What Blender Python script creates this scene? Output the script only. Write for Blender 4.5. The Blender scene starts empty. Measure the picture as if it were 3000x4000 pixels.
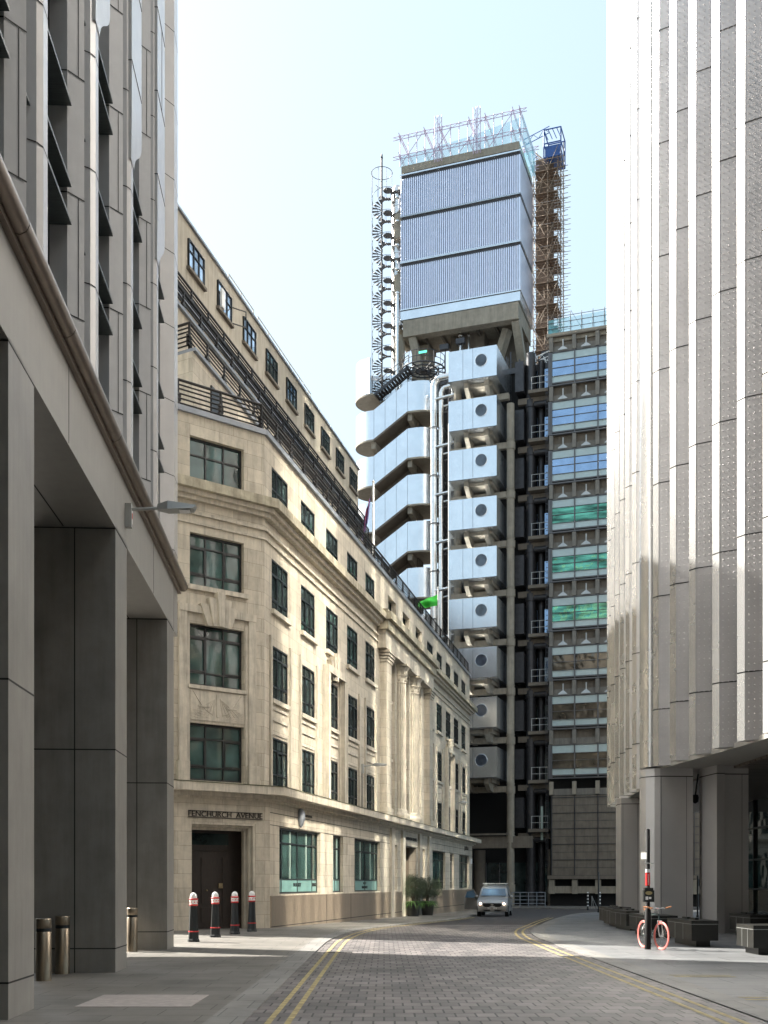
import bpy, bmesh, math, random
from mathutils import Matrix, Vector
R = math.radians
random.seed(7)
sc = bpy.context.scene
COL = sc.collection
# ------------------------------------------------------------------ camera
cam_d = bpy.data.cameras.new("camera"); cam = bpy.data.objects.new("camera", cam_d); COL.objects.link(cam)
cam.location = (0, 0, 1.6); cam.rotation_euler = (R(90), 0, 0)
cam_d.sensor_fit = 'HORIZONTAL'; cam_d.sensor_width = 36; cam_d.lens = 36 * 4400 / 3000
cam_d.shift_y = (3450 - 2000) / 3000
cam_d.clip_start = 0.1; cam_d.clip_end = 3000
sc.camera = cam
# ------------------------------------------------------------------ light
SUN_EL = 41.0; TO_SUN = Vector((-.89, .45, 0)).normalized()
w = bpy.data.worlds.new("World"); sc.world = w; w.use_nodes = True
nt = w.node_tree; bg = nt.nodes['Background']
sky = nt.nodes.new('ShaderNodeTexSky'); sky.sky_type = 'NISHITA'; sky.sun_disc = False
sky.sun_elevation = R(SUN_EL); sky.sun_rotation = math.atan2(TO_SUN.x, TO_SUN.y)
sky.air_density = 1.0; sky.dust_density = 5.0; sky.ozone_density = 0.0
veil = nt.nodes.new('ShaderNodeMix'); veil.data_type = 'RGBA'; veil.inputs[0].default_value = .4     # thin bright summer haze over the clear sky
veil.inputs[7].default_value = (5.8, 7.7, 8.7, 1); nt.links.new(sky.outputs[0], veil.inputs[6]); nt.links.new(veil.outputs[2], bg.inputs[0]); bg.inputs[1].default_value = 0.06
sun_d = bpy.data.lights.new("sun", 'SUN'); sun = bpy.data.objects.new("sun", sun_d); COL.objects.link(sun)
sun_d.energy = 5.0; sun_d.angle = R(.53); sun_d.color = (1, .96, .88)
dsun = Vector((TO_SUN.x * math.cos(R(SUN_EL)), TO_SUN.y * math.cos(R(SUN_EL)), math.sin(R(SUN_EL))))
sun.rotation_euler = dsun.to_track_quat('Z', 'Y').to_euler()
sc.view_settings.view_transform = 'Standard'; sc.view_settings.look = 'None'
sc.view_settings.exposure = 1.8; sc.view_settings.gamma = 1
sc.cycles.max_bounces = 8; sc.cycles.diffuse_bounces = 5; sc.cycles.glossy_bounces = 4
sc.cycles.caustics_reflective = True; sc.cycles.blur_glossy = 0.0; sc.cycles.sample_clamp_indirect = 24.0; sc.cycles.use_guiding = True

# ------------------------------------------------------------------ helpers
def X(u, y): return (u - 1500) / 4400 * y
def Zv(v, y): return 1.6 + (3450 - v) / 4400 * y
def gz(y):
    pts = [(-500, 0), (40, 0), (70, -.33), (86, -.45), (91, -.33), (4000, -.33)]
    for (a, p), (b, q) in zip(pts, pts[1:]):
        if y <= b: return p + (q - p) * (y - a) / (b - a)
    return -.33
def FR(ox, oy, ax, ay, oz=0):
    l = math.hypot(ax, ay); ax /= l; ay /= l
    return Matrix(((ax, -ay, 0, ox), (ay, ax, 0, oy), (0, 0, 1, oz), (0, 0, 0, 1)))
I4 = Matrix.Identity(4)
WM = {}
class MB:
    def __init__(s): s.v = []; s.f = []; s.sm = []
    def add(s, vs, fs, smooth=False):
        b = len(s.v); s.v += [tuple(p) for p in vs]
        for f in fs: s.f.append([b + i for i in f]); s.sm.append(smooth)
        return s
    def box(s, x0, x1, y0, y1, z0, z1):
        return s.add([(x0, y0, z0), (x1, y0, z0), (x1, y1, z0), (x0, y1, z0), (x0, y0, z1), (x1, y0, z1), (x1, y1, z1), (x0, y1, z1)],
              [(0, 3, 2, 1), (4, 5, 6, 7), (0, 1, 5, 4), (1, 2, 6, 5), (2, 3, 7, 6), (3, 0, 4, 7)])
    def quad(s, *p): return s.add(p, [tuple(range(len(p)))])
    def prism(s, pts, z0, z1, caps=True, smooth=False):
        n = len(pts)
        s.add([(x, y, z0) for x, y in pts] + [(x, y, z1) for x, y in pts], [(i, (i + 1) % n, n + (i + 1) % n, n + i) for i in range(n)], smooth)
        if caps:
            s.add([(x, y, z0) for x, y in pts], [tuple(range(n))[::-1]]); s.add([(x, y, z1) for x, y in pts], [tuple(range(n))])
        return s
    def strip(s, pts, z0, z1, smooth=False):          # open vertical sheet
        n = len(pts)
        return s.add([(x, y, z0) for x, y in pts] + [(x, y, z1) for x, y in pts], [(i, i + 1, n + i + 1, n + i) for i in range(n - 1)], smooth)
    def tube(s, p, q, r, n=6, r2=None, caps=True):
        p = Vector(p); q = Vector(q); d = q - p
        if d.length < 1e-6: return s
        d.normalize(); a = d.orthogonal().normalized(); b = d.cross(a); r2 = r if r2 is None else r2
        c = [(math.cos(2 * math.pi * i / n), math.sin(2 * math.pi * i / n)) for i in range(n)]
        P = [p + (a * x + b * y) * r for x, y in c]; Q = [q + (a * x + b * y) * r2 for x, y in c]
        s.add(P + Q, [(i, (i + 1) % n, n + (i + 1) % n, n + i) for i in range(n)], n > 5)
        if caps: s.add(P, [tuple(range(n))[::-1]]); s.add(Q, [tuple(range(n))])
        return s
    def path(s, pts, r, n=6):
        for a, b in zip(pts, pts[1:]): s.tube(a, b, r, n)
        return s
    def bar(s, p, q, w_, h_):                          # rectangular bar
        p = Vector(p); q = Vector(q); d = (q - p).normalized()
        up = Vector((0, 0, 1)) if abs(d.z) < .95 else Vector((0, 1, 0))
        a = d.cross(up).normalized() * (w_ / 2); b = a.cross(d).normalized() * (h_ / 2)
        P = [p - a - b, p + a - b, p + a + b, p - a + b]; Q = [x + (q - p) for x in P]
        return s.add(P + Q, [(0, 1, 2, 3), (7, 6, 5, 4), (0, 4, 5, 1), (1, 5, 6, 2), (2, 6, 7, 3), (3, 7, 4, 0)])
    def lathe(s, prof, cx=0, cy=0, n=16, smooth=True):
        m = len(prof); vs = []
        for r, z in prof:
            vs += [(cx + r * math.cos(2 * math.pi * i / n), cy + r * math.sin(2 * math.pi * i / n), z) for i in range(n)]
        fs = [(j * n + i, j * n + (i + 1) % n, (j + 1) * n + (i + 1) % n, (j + 1) * n + i) for j in range(m - 1) for i in range(n)]
        s.add(vs, fs, smooth)
        s.add(vs[:n], [tuple(range(n))[::-1]]); s.add(vs[-n:], [tuple(range(n))])
        return s
    def torus(s, c, ax1, ax2, R_, r, n=24, m=6):
        c = Vector(c); a = Vector(ax1).normalized(); b = Vector(ax2).normalized(); k = a.cross(b); vs = []
        for i in range(n):
            t = 2 * math.pi * i / n; d = a * math.cos(t) + b * math.sin(t)
            vs += [c + d * (R_ + r * math.cos(2 * math.pi * j / m)) + k * r * math.sin(2 * math.pi * j / m) for j in range(m)]
        return s.add(vs, [(i * m + j, ((i + 1) % n) * m + j, ((i + 1) % n) * m + (j + 1) % m, i * m + (j + 1) % m) for i in range(n) for j in range(m)], True)
    def wall(s, x0, x1, z0, z1, y, ops, r):            # wall face with recessed openings
        xs = sorted({x0, x1} | {a for o in ops for a in o[:2]}); zs = sorted({z0, z1} | {a for o in ops for a in o[2:4]})
        for a, b in zip(xs, xs[1:]):
            for c, d in zip(zs, zs[1:]):
                mx, mz = (a + b) / 2, (c + d) / 2
                if not any(o[0] < mx < o[1] and o[2] < mz < o[3] for o in ops): s.quad((a, y, c), (b, y, c), (b, y, d), (a, y, d))
        for o in ops:
            a, b, c, d = o[:4]; k = y + r
            s.quad((a, y, c), (a, k, c), (a, k, d), (a, y, d)); s.quad((b, y, c), (b, y, d), (b, k, d), (b, k, c))
            s.quad((a, y, c), (b, y, c), (b, k, c), (a, k, c)); s.quad((a, y, d), (a, k, d), (b, k, d), (b, y, d))
        return s
    def mesh(s, name, mat):
        me = bpy.data.meshes.new(name); me.from_pydata(s.v, [], s.f)
        me.polygons.foreach_set('use_smooth', s.sm)
        if mat: me.materials.append(mat)
        bm = bmesh.new(); bm.from_mesh(me); bmesh.ops.recalc_face_normals(bm, faces=bm.faces); bm.to_mesh(me); bm.free()
        return me
    def build(s, name, mat, parent=None, fr=None, label=None):
        o = bpy.data.objects.new(name, s.mesh(name, mat)); COL.objects.link(o)
        place(o, parent, fr)
        if label: o['label'] = label
        return o
def place(o, parent, fr):
    if parent:
        o.parent = parent; W = fr if fr is not None else WM[parent.name]
        o.matrix_basis = WM[parent.name].inverted() @ W
    else:
        W = fr if fr is not None else I4; o.matrix_basis = W
    WM[o.name] = W.copy()
def thing(name, label, cat, fr=None, group=None):
    o = bpy.data.objects.new(name, None); COL.objects.link(o); o.empty_display_size = .3
    place(o, None, fr); o['label'] = label; o['category'] = cat
    if group: o['group'] = group
    return o
def tag(o, label, cat, group=None):
    o['label'] = label; o['category'] = cat
    if group: o['group'] = group
    return o
def struct(name, mb, mat, fr=None):
    o = mb.build(name, mat, None, fr); o['kind'] = 'structure'; return o
def T(x, y, z=0, rz=0): return Matrix.Translation((x, y, z)) @ Matrix.Rotation(rz, 4, 'Z')
def dup(root, W, label, group=None):
    r = root.copy(); COL.objects.link(r); r.matrix_basis = W; WM[r.name] = W.copy(); r['label'] = label
    if group: r['group'] = group
    def rec(a, b):
        for ch in [c for c in a.children]:
            n = ch.copy(); COL.objects.link(n); n.parent = b; WM[n.name] = WM[b.name] @ n.matrix_basis; rec(ch, n)
    rec(root, r); return r
def text(s_, size, name, mat, parent, fr, ext=.01, width=None):
    c = bpy.data.curves.new(name, 'FONT'); c.body = s_; c.size = size; c.extrude = ext; c.align_x = 'CENTER'; c.align_y = 'CENTER'
    o = bpy.data.objects.new(name, c); COL.objects.link(o)
    bpy.context.view_layer.update()
    me = bpy.data.meshes.new_from_object(o.evaluated_get(bpy.context.evaluated_depsgraph_get())); bpy.data.objects.remove(o)
    if width:
        xs = [v.co.x for v in me.vertices]; k = width / max(1e-6, max(xs) - min(xs))
        for v in me.vertices: v.co.x *= k
    me.materials.clear(); me.materials.append(mat)
    o = bpy.data.objects.new(name, me); COL.objects.link(o)
    place(o, parent, fr @ Matrix.Rotation(R(90), 4, 'X')); return o

# ------------------------------------------------------------------ materials
def new_mat(name):
    m = bpy.data.materials.new(name); m.use_nodes = True; n = m.node_tree
    return m, n, n.nodes['Principled BSDF']
def N(n, t, **k):
    a = n.nodes.new(t)
    for q, v in k.items():
        if q in a.inputs.keys(): a.inputs[q].default_value = v
        else: setattr(a, q, v)
    return a
def mat(name, c, rough=.6, metal=0., var=.12, scale=3., bump=.0, bscale=40., streak=0., spec=.5, aniso=(1, 1, 1)):
    m, n, p = new_mat(name); L = n.links.new
    p.inputs['Roughness'].default_value = rough; p.inputs['Metallic'].default_value = metal; p.inputs['Specular IOR Level'].default_value = spec
    tc = N(n, 'ShaderNodeTexCoord'); mp = N(n, 'ShaderNodeMapping'); mp.inputs['Scale'].default_value = aniso; L(tc.outputs['Object'], mp.inputs[0])
    no = N(n, 'ShaderNodeTexNoise', Scale=scale, Detail=6., Roughness=.6); L(mp.outputs[0], no.inputs['Vector'])
    cr = N(n, 'ShaderNodeMapRange'); cr.inputs[1].default_value = .3; cr.inputs[2].default_value = .7; cr.inputs[3].default_value = 1 - var; cr.inputs[4].default_value = 1 + var
    L(no.outputs[0], cr.inputs[0]); mx = N(n, 'ShaderNodeVectorMath', operation='SCALE'); mx.inputs[0].default_value = c; last = mx.outputs[0]
    L(cr.outputs[0], mx.inputs['Scale'])
    if streak:
        mp2 = N(n, 'ShaderNodeMapping'); mp2.inputs['Scale'].default_value = (2.2, 2.2, .22); L(tc.outputs['Object'], mp2.inputs[0])
        n2 = N(n, 'ShaderNodeTexNoise', Scale=2.5, Detail=5., Roughness=.65); L(mp2.outputs[0], n2.inputs['Vector'])
        c2 = N(n, 'ShaderNodeMapRange'); c2.inputs[1].default_value = .42; c2.inputs[2].default_value = .72; c2.inputs[3].default_value = 1; c2.inputs[4].default_value = 1 - streak
        L(n2.outputs[0], c2.inputs[0]); m2 = N(n, 'ShaderNodeVectorMath', operation='SCALE'); L(last, m2.inputs[0]); L(c2.outputs[0], m2.inputs['Scale']); last = m2.outputs[0]
    L(last, p.inputs['Base Color'])
    r2 = N(n, 'ShaderNodeMapRange'); r2.inputs[3].default_value = rough * .88; r2.inputs[4].default_value = min(1, rough * 1.12); L(no.outputs[0], r2.inputs[0]); L(r2.outputs[0], p.inputs['Roughness'])
    if bump:
        b = N(n, 'ShaderNodeBump', Strength=bump, Distance=.02); n3 = N(n, 'ShaderNodeTexNoise', Scale=bscale, Detail=4.); L(tc.outputs['Object'], n3.inputs['Vector'])
        L(n3.outputs[0], b.inputs['Height']); L(b.outputs[0], p.inputs['Normal'])
    return m
def brick_mat(name, c1, c2, mortar, bw, bh, ms, plane='XZ', rough=.75, var=.12, streak=0., bumpd=.004, offset=.5, spec=.4, nscale=4., smooth=.1, squash=1.):
    m, n, p = new_mat(name); L = n.links.new
    tc = N(n, 'ShaderNodeTexCoord'); sp = N(n, 'ShaderNodeSeparateXYZ'); L(tc.outputs['Object'], sp.inputs[0])
    cb = N(n, 'ShaderNodeCombineXYZ')
    L(sp.outputs[0], cb.inputs[0]); L(sp.outputs[2 if plane == 'XZ' else 1], cb.inputs[1])
    b = N(n, 'ShaderNodeTexBrick', offset=offset); L(cb.outputs[0], b.inputs['Vector'])
    b.inputs['Color1'].default_value = (*c1, 1); b.inputs['Color2'].default_value = (*c2, 1); b.inputs['Mortar'].default_value = (*mortar, 1)
    b.inputs['Scale'].default_value = 1; b.inputs['Mortar Size'].default_value = ms; b.inputs['Mortar Smooth'].default_value = smooth
    b.inputs['Brick Width'].default_value = bw; b.inputs['Row Height'].default_value = bh; b.inputs['Bias'].default_value = 0
    no = N(n, 'ShaderNodeTexNoise', Scale=nscale, Detail=7., Roughness=.65); L(tc.outputs['Object'], no.inputs['Vector'])
    cr = N(n, 'ShaderNodeMapRange'); cr.inputs[1].default_value = .3; cr.inputs[2].default_value = .7; cr.inputs[3].default_value = 1 - var; cr.inputs[4].default_value = 1 + var; L(no.outputs[0], cr.inputs[0])
    mx = N(n, 'ShaderNodeVectorMath', operation='SCALE'); L(b.outputs['Color'], mx.inputs[0]); L(cr.outputs[0], mx.inputs['Scale']); last = mx.outputs[0]
    if streak:
        mp2 = N(n, 'ShaderNodeMapping'); mp2.inputs['Scale'].default_value = (1.8, 1.8, .25); L(tc.outputs['Object'], mp2.inputs[0])
        n2 = N(n, 'ShaderNodeTexNoise', Scale=2.2, Detail=6., Roughness=.7); L(mp2.outputs[0], n2.inputs['Vector'])
        c2_ = N(n, 'ShaderNodeMapRange'); c2_.inputs[1].default_value = .45; c2_.inputs[2].default_value = .75; c2_.inputs[3].default_value = 1; c2_.inputs[4].default_value = 1 - streak
        L(n2.outputs[0], c2_.inputs[0]); m2 = N(n, 'ShaderNodeVectorMath', operation='SCALE'); L(last, m2.inputs[0]); L(c2_.outputs[0], m2.inputs['Scale']); last = m2.outputs[0]
    if plane == 'XY':
        n4 = N(n, 'ShaderNodeTexNoise', Scale=.45, Detail=5., Roughness=.6); L(tc.outputs['Object'], n4.inputs['Vector'])
        c4 = N(n, 'ShaderNodeMapRange'); c4.inputs[1].default_value = .35; c4.inputs[2].default_value = .68; c4.inputs[3].default_value = 1.12; c4.inputs[4].default_value = .74; L(n4.outputs[0], c4.inputs[0])
        m4 = N(n, 'ShaderNodeVectorMath', operation='SCALE'); L(last, m4.inputs[0]); L(c4.outputs[0], m4.inputs['Scale']); last = m4.outputs[0]
        r4 = N(n, 'ShaderNodeMapRange'); r4.inputs[3].default_value = rough * .75; r4.inputs[4].default_value = min(1, rough * 1.2); L(n4.outputs[0], r4.inputs[0]); L(r4.outputs[0], p.inputs['Roughness'])
    L(last, p.inputs['Base Color']); p.inputs['Roughness'].default_value = rough; p.inputs['Specular IOR Level'].default_value = spec
    bu = N(n, 'ShaderNodeBump', Strength=.6, Distance=bumpd); ad = N(n, 'ShaderNodeMath', operation='MULTIPLY_ADD'); ad.inputs[1].default_value = -1.; L(b.outputs['Fac'], ad.inputs[0]); L(no.outputs[0], ad.inputs[2])
    L(ad.outputs[0], bu.inputs['Height']); L(bu.outputs[0], p.inputs['Normal'])
    return m
def glass(name, c, rough=.03, wave=.15, wscale=1.2, spec=1., metal=0., v=(.45, 1.5), an=(1, 1, 1)):
    m, n, p = new_mat(name); L = n.links.new
    p.inputs['Roughness'].default_value = rough; p.inputs['Metallic'].default_value = metal; p.inputs['IOR'].default_value = 1.75; p.inputs['Specular IOR Level'].default_value = .5 * spec
    tc = N(n, 'ShaderNodeTexCoord'); mpn = N(n, 'ShaderNodeMapping'); mpn.inputs['Scale'].default_value = an; L(tc.outputs['Object'], mpn.inputs[0]); no = N(n, 'ShaderNodeTexNoise', Scale=.9, Detail=3.); L(mpn.outputs[0], no.inputs['Vector'])
    mx = N(n, 'ShaderNodeMapRange'); mx.inputs[1].default_value = .35; mx.inputs[2].default_value = .65; mx.inputs[3].default_value = v[0]; mx.inputs[4].default_value = v[1]; L(no.outputs[0], mx.inputs[0])
    vm = N(n, 'ShaderNodeVectorMath', operation='SCALE'); vm.inputs[0].default_value = c; L(mx.outputs[0], vm.inputs['Scale']); L(vm.outputs[0], p.inputs['Base Color'])
    n2 = N(n, 'ShaderNodeTexNoise', Scale=wscale, Detail=1.); L(tc.outputs['Object'], n2.inputs['Vector'])
    b = N(n, 'ShaderNodeBump', Strength=wave, Distance=.05); L(n2.outputs[0], b.inputs['Height']); L(b.outputs[0], p.inputs['Normal'])
    return m
def emit(name, c, s_):
    m, n, p = new_mat(name); p.inputs['Base Color'].default_value = (*c, 1); p.inputs['Emission Color'].default_value = (*c, 1); p.inputs['Emission Strength'].default_value = s_
    return m
STONE = (.62, .54, .42)
M = dict(
    brick=brick_mat('dark_brick', (.09, .06, .05), (.06, .045, .04), (.05, .045, .04), .225, .075, .01),
    portland=brick_mat('portland_stone', (.56, .505, .41), (.44, .395, .32), (.26, .225, .175), 1.15, .48, .006, streak=.4, bumpd=.003, var=.1),
    trim=mat('stone_trim', (.53, .48, .395), .75, var=.15, streak=.42, bump=.15, bscale=25),
    weathered=mat('weathered_stone', (.40, .36, .27), .85, var=.3, scale=2.5, streak=.45, bump=.3, bscale=18),
    plinth=mat('brown_granite', (.20, .16, .12), .45, var=.15, scale=18, streak=.15),
    render=mat('ochre_render', (.42, .375, .30), .85, var=.1, scale=1.2, streak=.3, bump=.1, bscale=30),
    moss=mat('mossy_lead', (.10, .10, .06), .9, var=.5, scale=9),
    lead=mat('grey_lead', (.24, .26, .29), .5, var=.15, metal=.3),
    black=mat('black_paint', (.012, .014, .015), .35, var=.2),
    rail=mat('dark_bronze_rail', (.014, .011, .010), .5, var=.2),
    brass=mat('worn_brass', (.35, .27, .16), .4, metal=.6, var=.3, scale=12),
    door=mat('dark_oak', (.03, .022, .018), .5, var=.35, scale=6, aniso=(6, 6, .6)),
    glass=glass('window_glass', (.030, .045, .045)),
    glass_teal=glass('teal_glass', (.035, .075, .07), wave=.22, wscale=.9),
    frost=mat('frosted_film', (.16, .30, .28), .35, var=.08),
    curtain=mat('curtain', (.4, .5, .45), .8, var=.2, scale=8, aniso=(6, 6, .3)),
    panel=mat('grey_concrete_panel', (.32, .31, .285), .55, var=.06, scale=2.5, streak=.08, bump=.04, bscale=60),
    facade=mat('pale_ceramic_panel', (.46, .46, .46), .32, var=.06, scale=2.5, streak=.06),
    pilaster=mat('white_glazed_panel', (.62, .60, .58), .22, var=.04, scale=2.),
    pier=mat('grey_stone_pier', (.26, .25, .23), .45, var=.14, scale=1.6, streak=.18, bump=.05, bscale=80),
    joint=mat('dark_joint', (.02, .02, .02), .8),
    bronze=mat('bronze_ledge', (.22, .18, .15), .35, metal=.6, var=.15),
    blade=mat('dark_sun_blade', (.07, .085, .085), .4, metal=.3, aniso=(20, 1, 1), var=.3),
    clad=mat('pale_aluminium', (.58, .565, .56), .42, metal=.55, var=.05, scale=.6, bump=.02, bscale=1.),
    clad3=mat('studded_aluminium', (.60, .585, .59), .4, metal=.7, var=.07, scale=.7, bump=.02, bscale=1.),
    mattblack=mat('matt_black_post', (.012, .012, .013), .65, spec=.2),
    clad2=mat('white_aluminium', (.56, .555, .55), .27, metal=.8, var=.04, scale=.6),
    steel=mat('stainless_cladding', (.76, .80, .84), .25, metal=.92, var=.06, scale=.8, bump=.02, bscale=.6),
    corr=mat('ribbed_steel', (.72, .75, .86), .35, metal=.75, var=.06),
    pipe=mat('bright_duct', (.78, .77, .75), .22, metal=.95, var=.08, scale=4),
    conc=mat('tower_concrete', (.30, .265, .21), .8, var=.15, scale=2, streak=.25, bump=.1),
    rib_shade=mat('shaded_rib', (.34, .36, .42), .5, metal=.5),
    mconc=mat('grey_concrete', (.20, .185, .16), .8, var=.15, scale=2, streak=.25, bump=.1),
    dconc=mat('shaded_concrete', (.17, .145, .115), .85, var=.15, scale=2, streak=.2),  # darker copy of the tower concrete, with shade mixed into its colour
    dmetal=mat('dark_metal', (.06, .06, .065), .45, metal=.5, var=.2),
    void=mat('dark_interior', (.012, .012, .012), .9),
    mirror=mat('reflective_glazing', (.88, .86, .8), .09, metal=1., var=.02),
    port=glass('porthole_glass', (.05, .065, .09), rough=.12, wave=.02),
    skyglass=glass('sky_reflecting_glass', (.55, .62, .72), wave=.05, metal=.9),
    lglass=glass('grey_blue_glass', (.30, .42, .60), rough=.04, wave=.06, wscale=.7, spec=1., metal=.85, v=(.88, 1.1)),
    lframe=mat('grey_frame', (.12, .12, .125), .45, metal=.4),
    ggreen=glass('green_reflection_glass', (.10, .30, .21), rough=.03, wave=.8, wscale=1.6, spec=1., metal=.8, v=(.25, 1.7), an=(.6, .6, 4)),  # reflected green netting painted into the glass as streaks
    gbrown=glass('brown_reflection_glass', (.10, .085, .065), rough=.03, wave=.7, wscale=1.4, spec=1., metal=.5),  # brown reflection put into the glass colour
    lfrost=mat('translucent_glass', (.42, .52, .52), .22, var=.05, spec=.9),
    scaff=mat('rusty_scaffold', (.24, .18, .13), .7, var=.35, scale=5, metal=.2),
    plank=mat('scaffold_board', (.12, .085, .06), .85, var=.4, scale=4),
    lilac=mat('painted_truss', (.42, .33, .44), .5, var=.2),
    net=None,
    crane=mat('crane_blue', (.03, .09, .28), .4, var=.2),
    setts=brick_mat('road_setts', (.185, .165, .158), (.085, .078, .08), (.010, .009, .009), .25, .40, .013, plane='XY', rough=.62, var=.28, bumpd=.015, nscale=2.3, spec=.5),
    paving=brick_mat('york_paving', (.18, .168, .15), (.145, .136, .124), (.05, .045, .04), 1.1, .62, .007, plane='XY', rough=.6, var=.12, bumpd=.003, nscale=2.),
    paving_blue=brick_mat('blue_grey_paving', (.165, .168, .172), (.135, .138, .142), (.03, .03, .03), 1.6, .9, .012, plane='XY', rough=.55, var=.14, bumpd=.003, nscale=2.),
    kerb=brick_mat('granite_kerb', (.24, .23, .215), (.20, .195, .185), (.10, .1, .1), .5, .9, .008, plane='XY', rough=.7, var=.12),
    asphalt=mat('asphalt', (.055, .05, .05), .85, var=.2, scale=1.2, bump=.3, bscale=90),
    yellow=mat('yellow_paint', (.36, .29, .13), .75, var=.45, scale=6),
    white=mat('white_paint', (.8, .8, .78), .5, var=.03),
    red=mat('red_paint', (.55, .03, .03), .4, var=.1),
    granite=mat('black_granite', (.018, .018, .016), .4, var=.5, scale=60, spec=.35),
    cover=mat('cast_cover', (.36, .32, .30), .6, var=.2, scale=8),
    bsteel=mat('brushed_bollard', (.35, .29, .22), .35, metal=.9, var=.2, aniso=(1, 1, .1), scale=30),
    lampgrey=mat('lamp_grey', (.42, .43, .42), .4, metal=.3),
    vanp=mat('van_paint', (.33, .325, .32), .3, metal=.65, var=.03),
    vglass=glass('windscreen', (.08, .16, .26), wave=.03),
    tyre=mat('tyre', (.02, .02, .02), .8), light=emit('headlight', (1, .78, .6), 6),
    leaf=mat('shrub_leaf', (.03, .042, .014), .6, var=.5, scale=5), fern=mat('fern_leaf', (.07, .16, .03), .6, var=.4, scale=5),
    bark=mat('bark', (.10, .07, .045), .9), pot=mat('dark_pot', (.02, .02, .02), .4),
    flag=mat('green_flag', (.05, .52, .05), .7, var=.25, scale=3), flag2=mat('union_flag', (.10, .08, .22), .7, var=.2),
    pink=mat('pink_tyre', (.85, .23, .20), .5), tan=mat('tan_leather', (.62, .28, .13), .55), bike=mat('dark_bike_paint', (.03, .05, .05), .3), chrome=mat('chrome', (.7, .7, .7), .2, metal=1.),
    gsign=emit('exit_sign', (.1, .6, .4), .6), gloss=emit('lit_strip', (1., .8, .5), 2.),
)
def net_mat():
    m, n, p = new_mat('debris_netting'); L = n.links.new
    p.inputs['Base Color'].default_value = (.22, .62, .70, 1); p.inputs['Roughness'].default_value = .7
    t = N(n, 'ShaderNodeBsdfTransparent'); mx = N(n, 'ShaderNodeMixShader'); tc = N(n, 'ShaderNodeTexCoord')
    no = N(n, 'ShaderNodeTexNoise', Scale=1.2); L(tc.outputs['Object'], no.inputs['Vector']); mr = N(n, 'ShaderNodeMapRange'); mr.inputs[3].default_value = .25; mr.inputs[4].default_value = .62; L(no.outputs[0], mr.inputs[0])
    L(mr.outputs[0], mx.inputs[0]); L(t.outputs[0], mx.inputs[1]); L(p.outputs[0], mx.inputs[2]); L(mx.outputs[0], n.nodes['Material Output'].inputs[0]); return m
M['net'] = net_mat()

# ------------------------------------------------------------------ ground, road, pavements
def poly_sheet(pts, dz, mb=None, skirt=.25):
    """polygon cut into y-bands so it follows the slope of the street"""
    mb = mb or MB(); bm = bmesh.new()
    f = bm.faces.new([bm.verts.new((x, y, 0)) for x, y in pts])
    for yy in (40, 50, 60, 70, 78, 86, 88.5, 91):
        bmesh.ops.bisect_plane(bm, geom=bm.verts[:] + bm.edges[:] + bm.faces[:], plane_co=(0, yy, 0), plane_no=(0, 1, 0))
    bmesh.ops.triangulate(bm, faces=bm.faces[:])
    bm.verts.index_update()
    vs = [(v.co.x, v.co.y, gz(v.co.y) + dz) for v in bm.verts]
    mb.add(vs, [[v.index for v in f.verts] for f in bm.faces])
    if skirt:
        for e in bm.edges:
            if len(e.link_faces) == 1:
                a, b = [vs[v.index] for v in e.verts]
                mb.quad(a, b, (b[0], b[1], b[2] - skirt), (a[0], a[1], a[2] - skirt))
    bm.free(); return mb
g = MB(); ys = [-60, 40, 70, 86, 91, 900]; 
for a, b in zip(ys, ys[1:]): g.quad((-900, a, gz(a) - .06), (900, a, gz(a) - .06), (900, b, gz(b) - .06), (-900, b, gz(b) - .06))
struct('ground', g, M['asphalt'])
LK = [(-1.62, -20), (-1.62, 29), (-1.5, 33), (-1.1, 37.5), (-.3, 41.5), (.5, 44.5), (1.35, 47.8), (3.93, 57.6), (5.2, 66.9), (7.6, 78), (9.2, 86), (9.0, 90)]
RK = [(4.45, -20), (4.45, 31), (4.6, 35), (5.0, 38.5), (5.9, 43), (7.2, 50), (9.5, 61), (12.6, 74), (17, 81), (24, 85), (40, 87)]
def off(line, d):
    out = []
    for i, (x, y) in enumerate(line):
        a = line[max(0, i - 1)]; b = line[min(len(line) - 1, i + 1)]; dx, dy = b[0] - a[0], b[1] - a[1]; l = math.hypot(dx, dy)
        out.append((x + dy / l * d, y - dx / l * d))
    return out
def ribbon(line, d0, d1, dz, mb=None):
    mb = mb or MB(); a = off(line, d0); b = off(line, d1)
    for i in range(len(line) - 1):
        mb.quad(*[(p[0], p[1], gz(p[1]) + dz) for p in (a[i], a[i + 1], b[i + 1], b[i])])
    return mb
def cut(line, y0, y1):
    return [p for p in line if y0 <= p[1] <= y1]
def dense(line, st=1.5):
    out = []
    for a, b in zip(line, line[1:]):
        k = max(1, int(math.hypot(b[0] - a[0], b[1] - a[1]) / st))
        out += [(a[0] + (b[0] - a[0]) * i / k, a[1] + (b[1] - a[1]) * i / k) for i in range(k)]
    return out + [line[-1]]
def smooth(line, n=2):
    for _ in range(n):
        o = [line[0]]
        for a, b in zip(line, line[1:]):
            o += [(a[0] * .75 + b[0] * .25, a[1] * .75 + b[1] * .25), (a[0] * .25 + b[0] * .75, a[1] * .25 + b[1] * .75)]
        line = o + [line[-1]]
    return line
LKs = smooth(LK); RKs = smooth(RK)
road = poly_sheet([(-1.7, -20), (4.5, -20)] + [p for p in off(RKs, .1) if p[1] < 46] + [(6.6, 45.2), (.75, 45.2)] + [p for p in off(LKs, -.1)[::-1] if p[1] < 45], -.015, skirt=0)
struct('road', road, M['setts'])
lp = poly_sheet([(-45, -20)] + [p for p in off(LKs, -.42)] + [(-45, 100)], 0); struct('pavement', lp, M['paving'])
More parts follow.
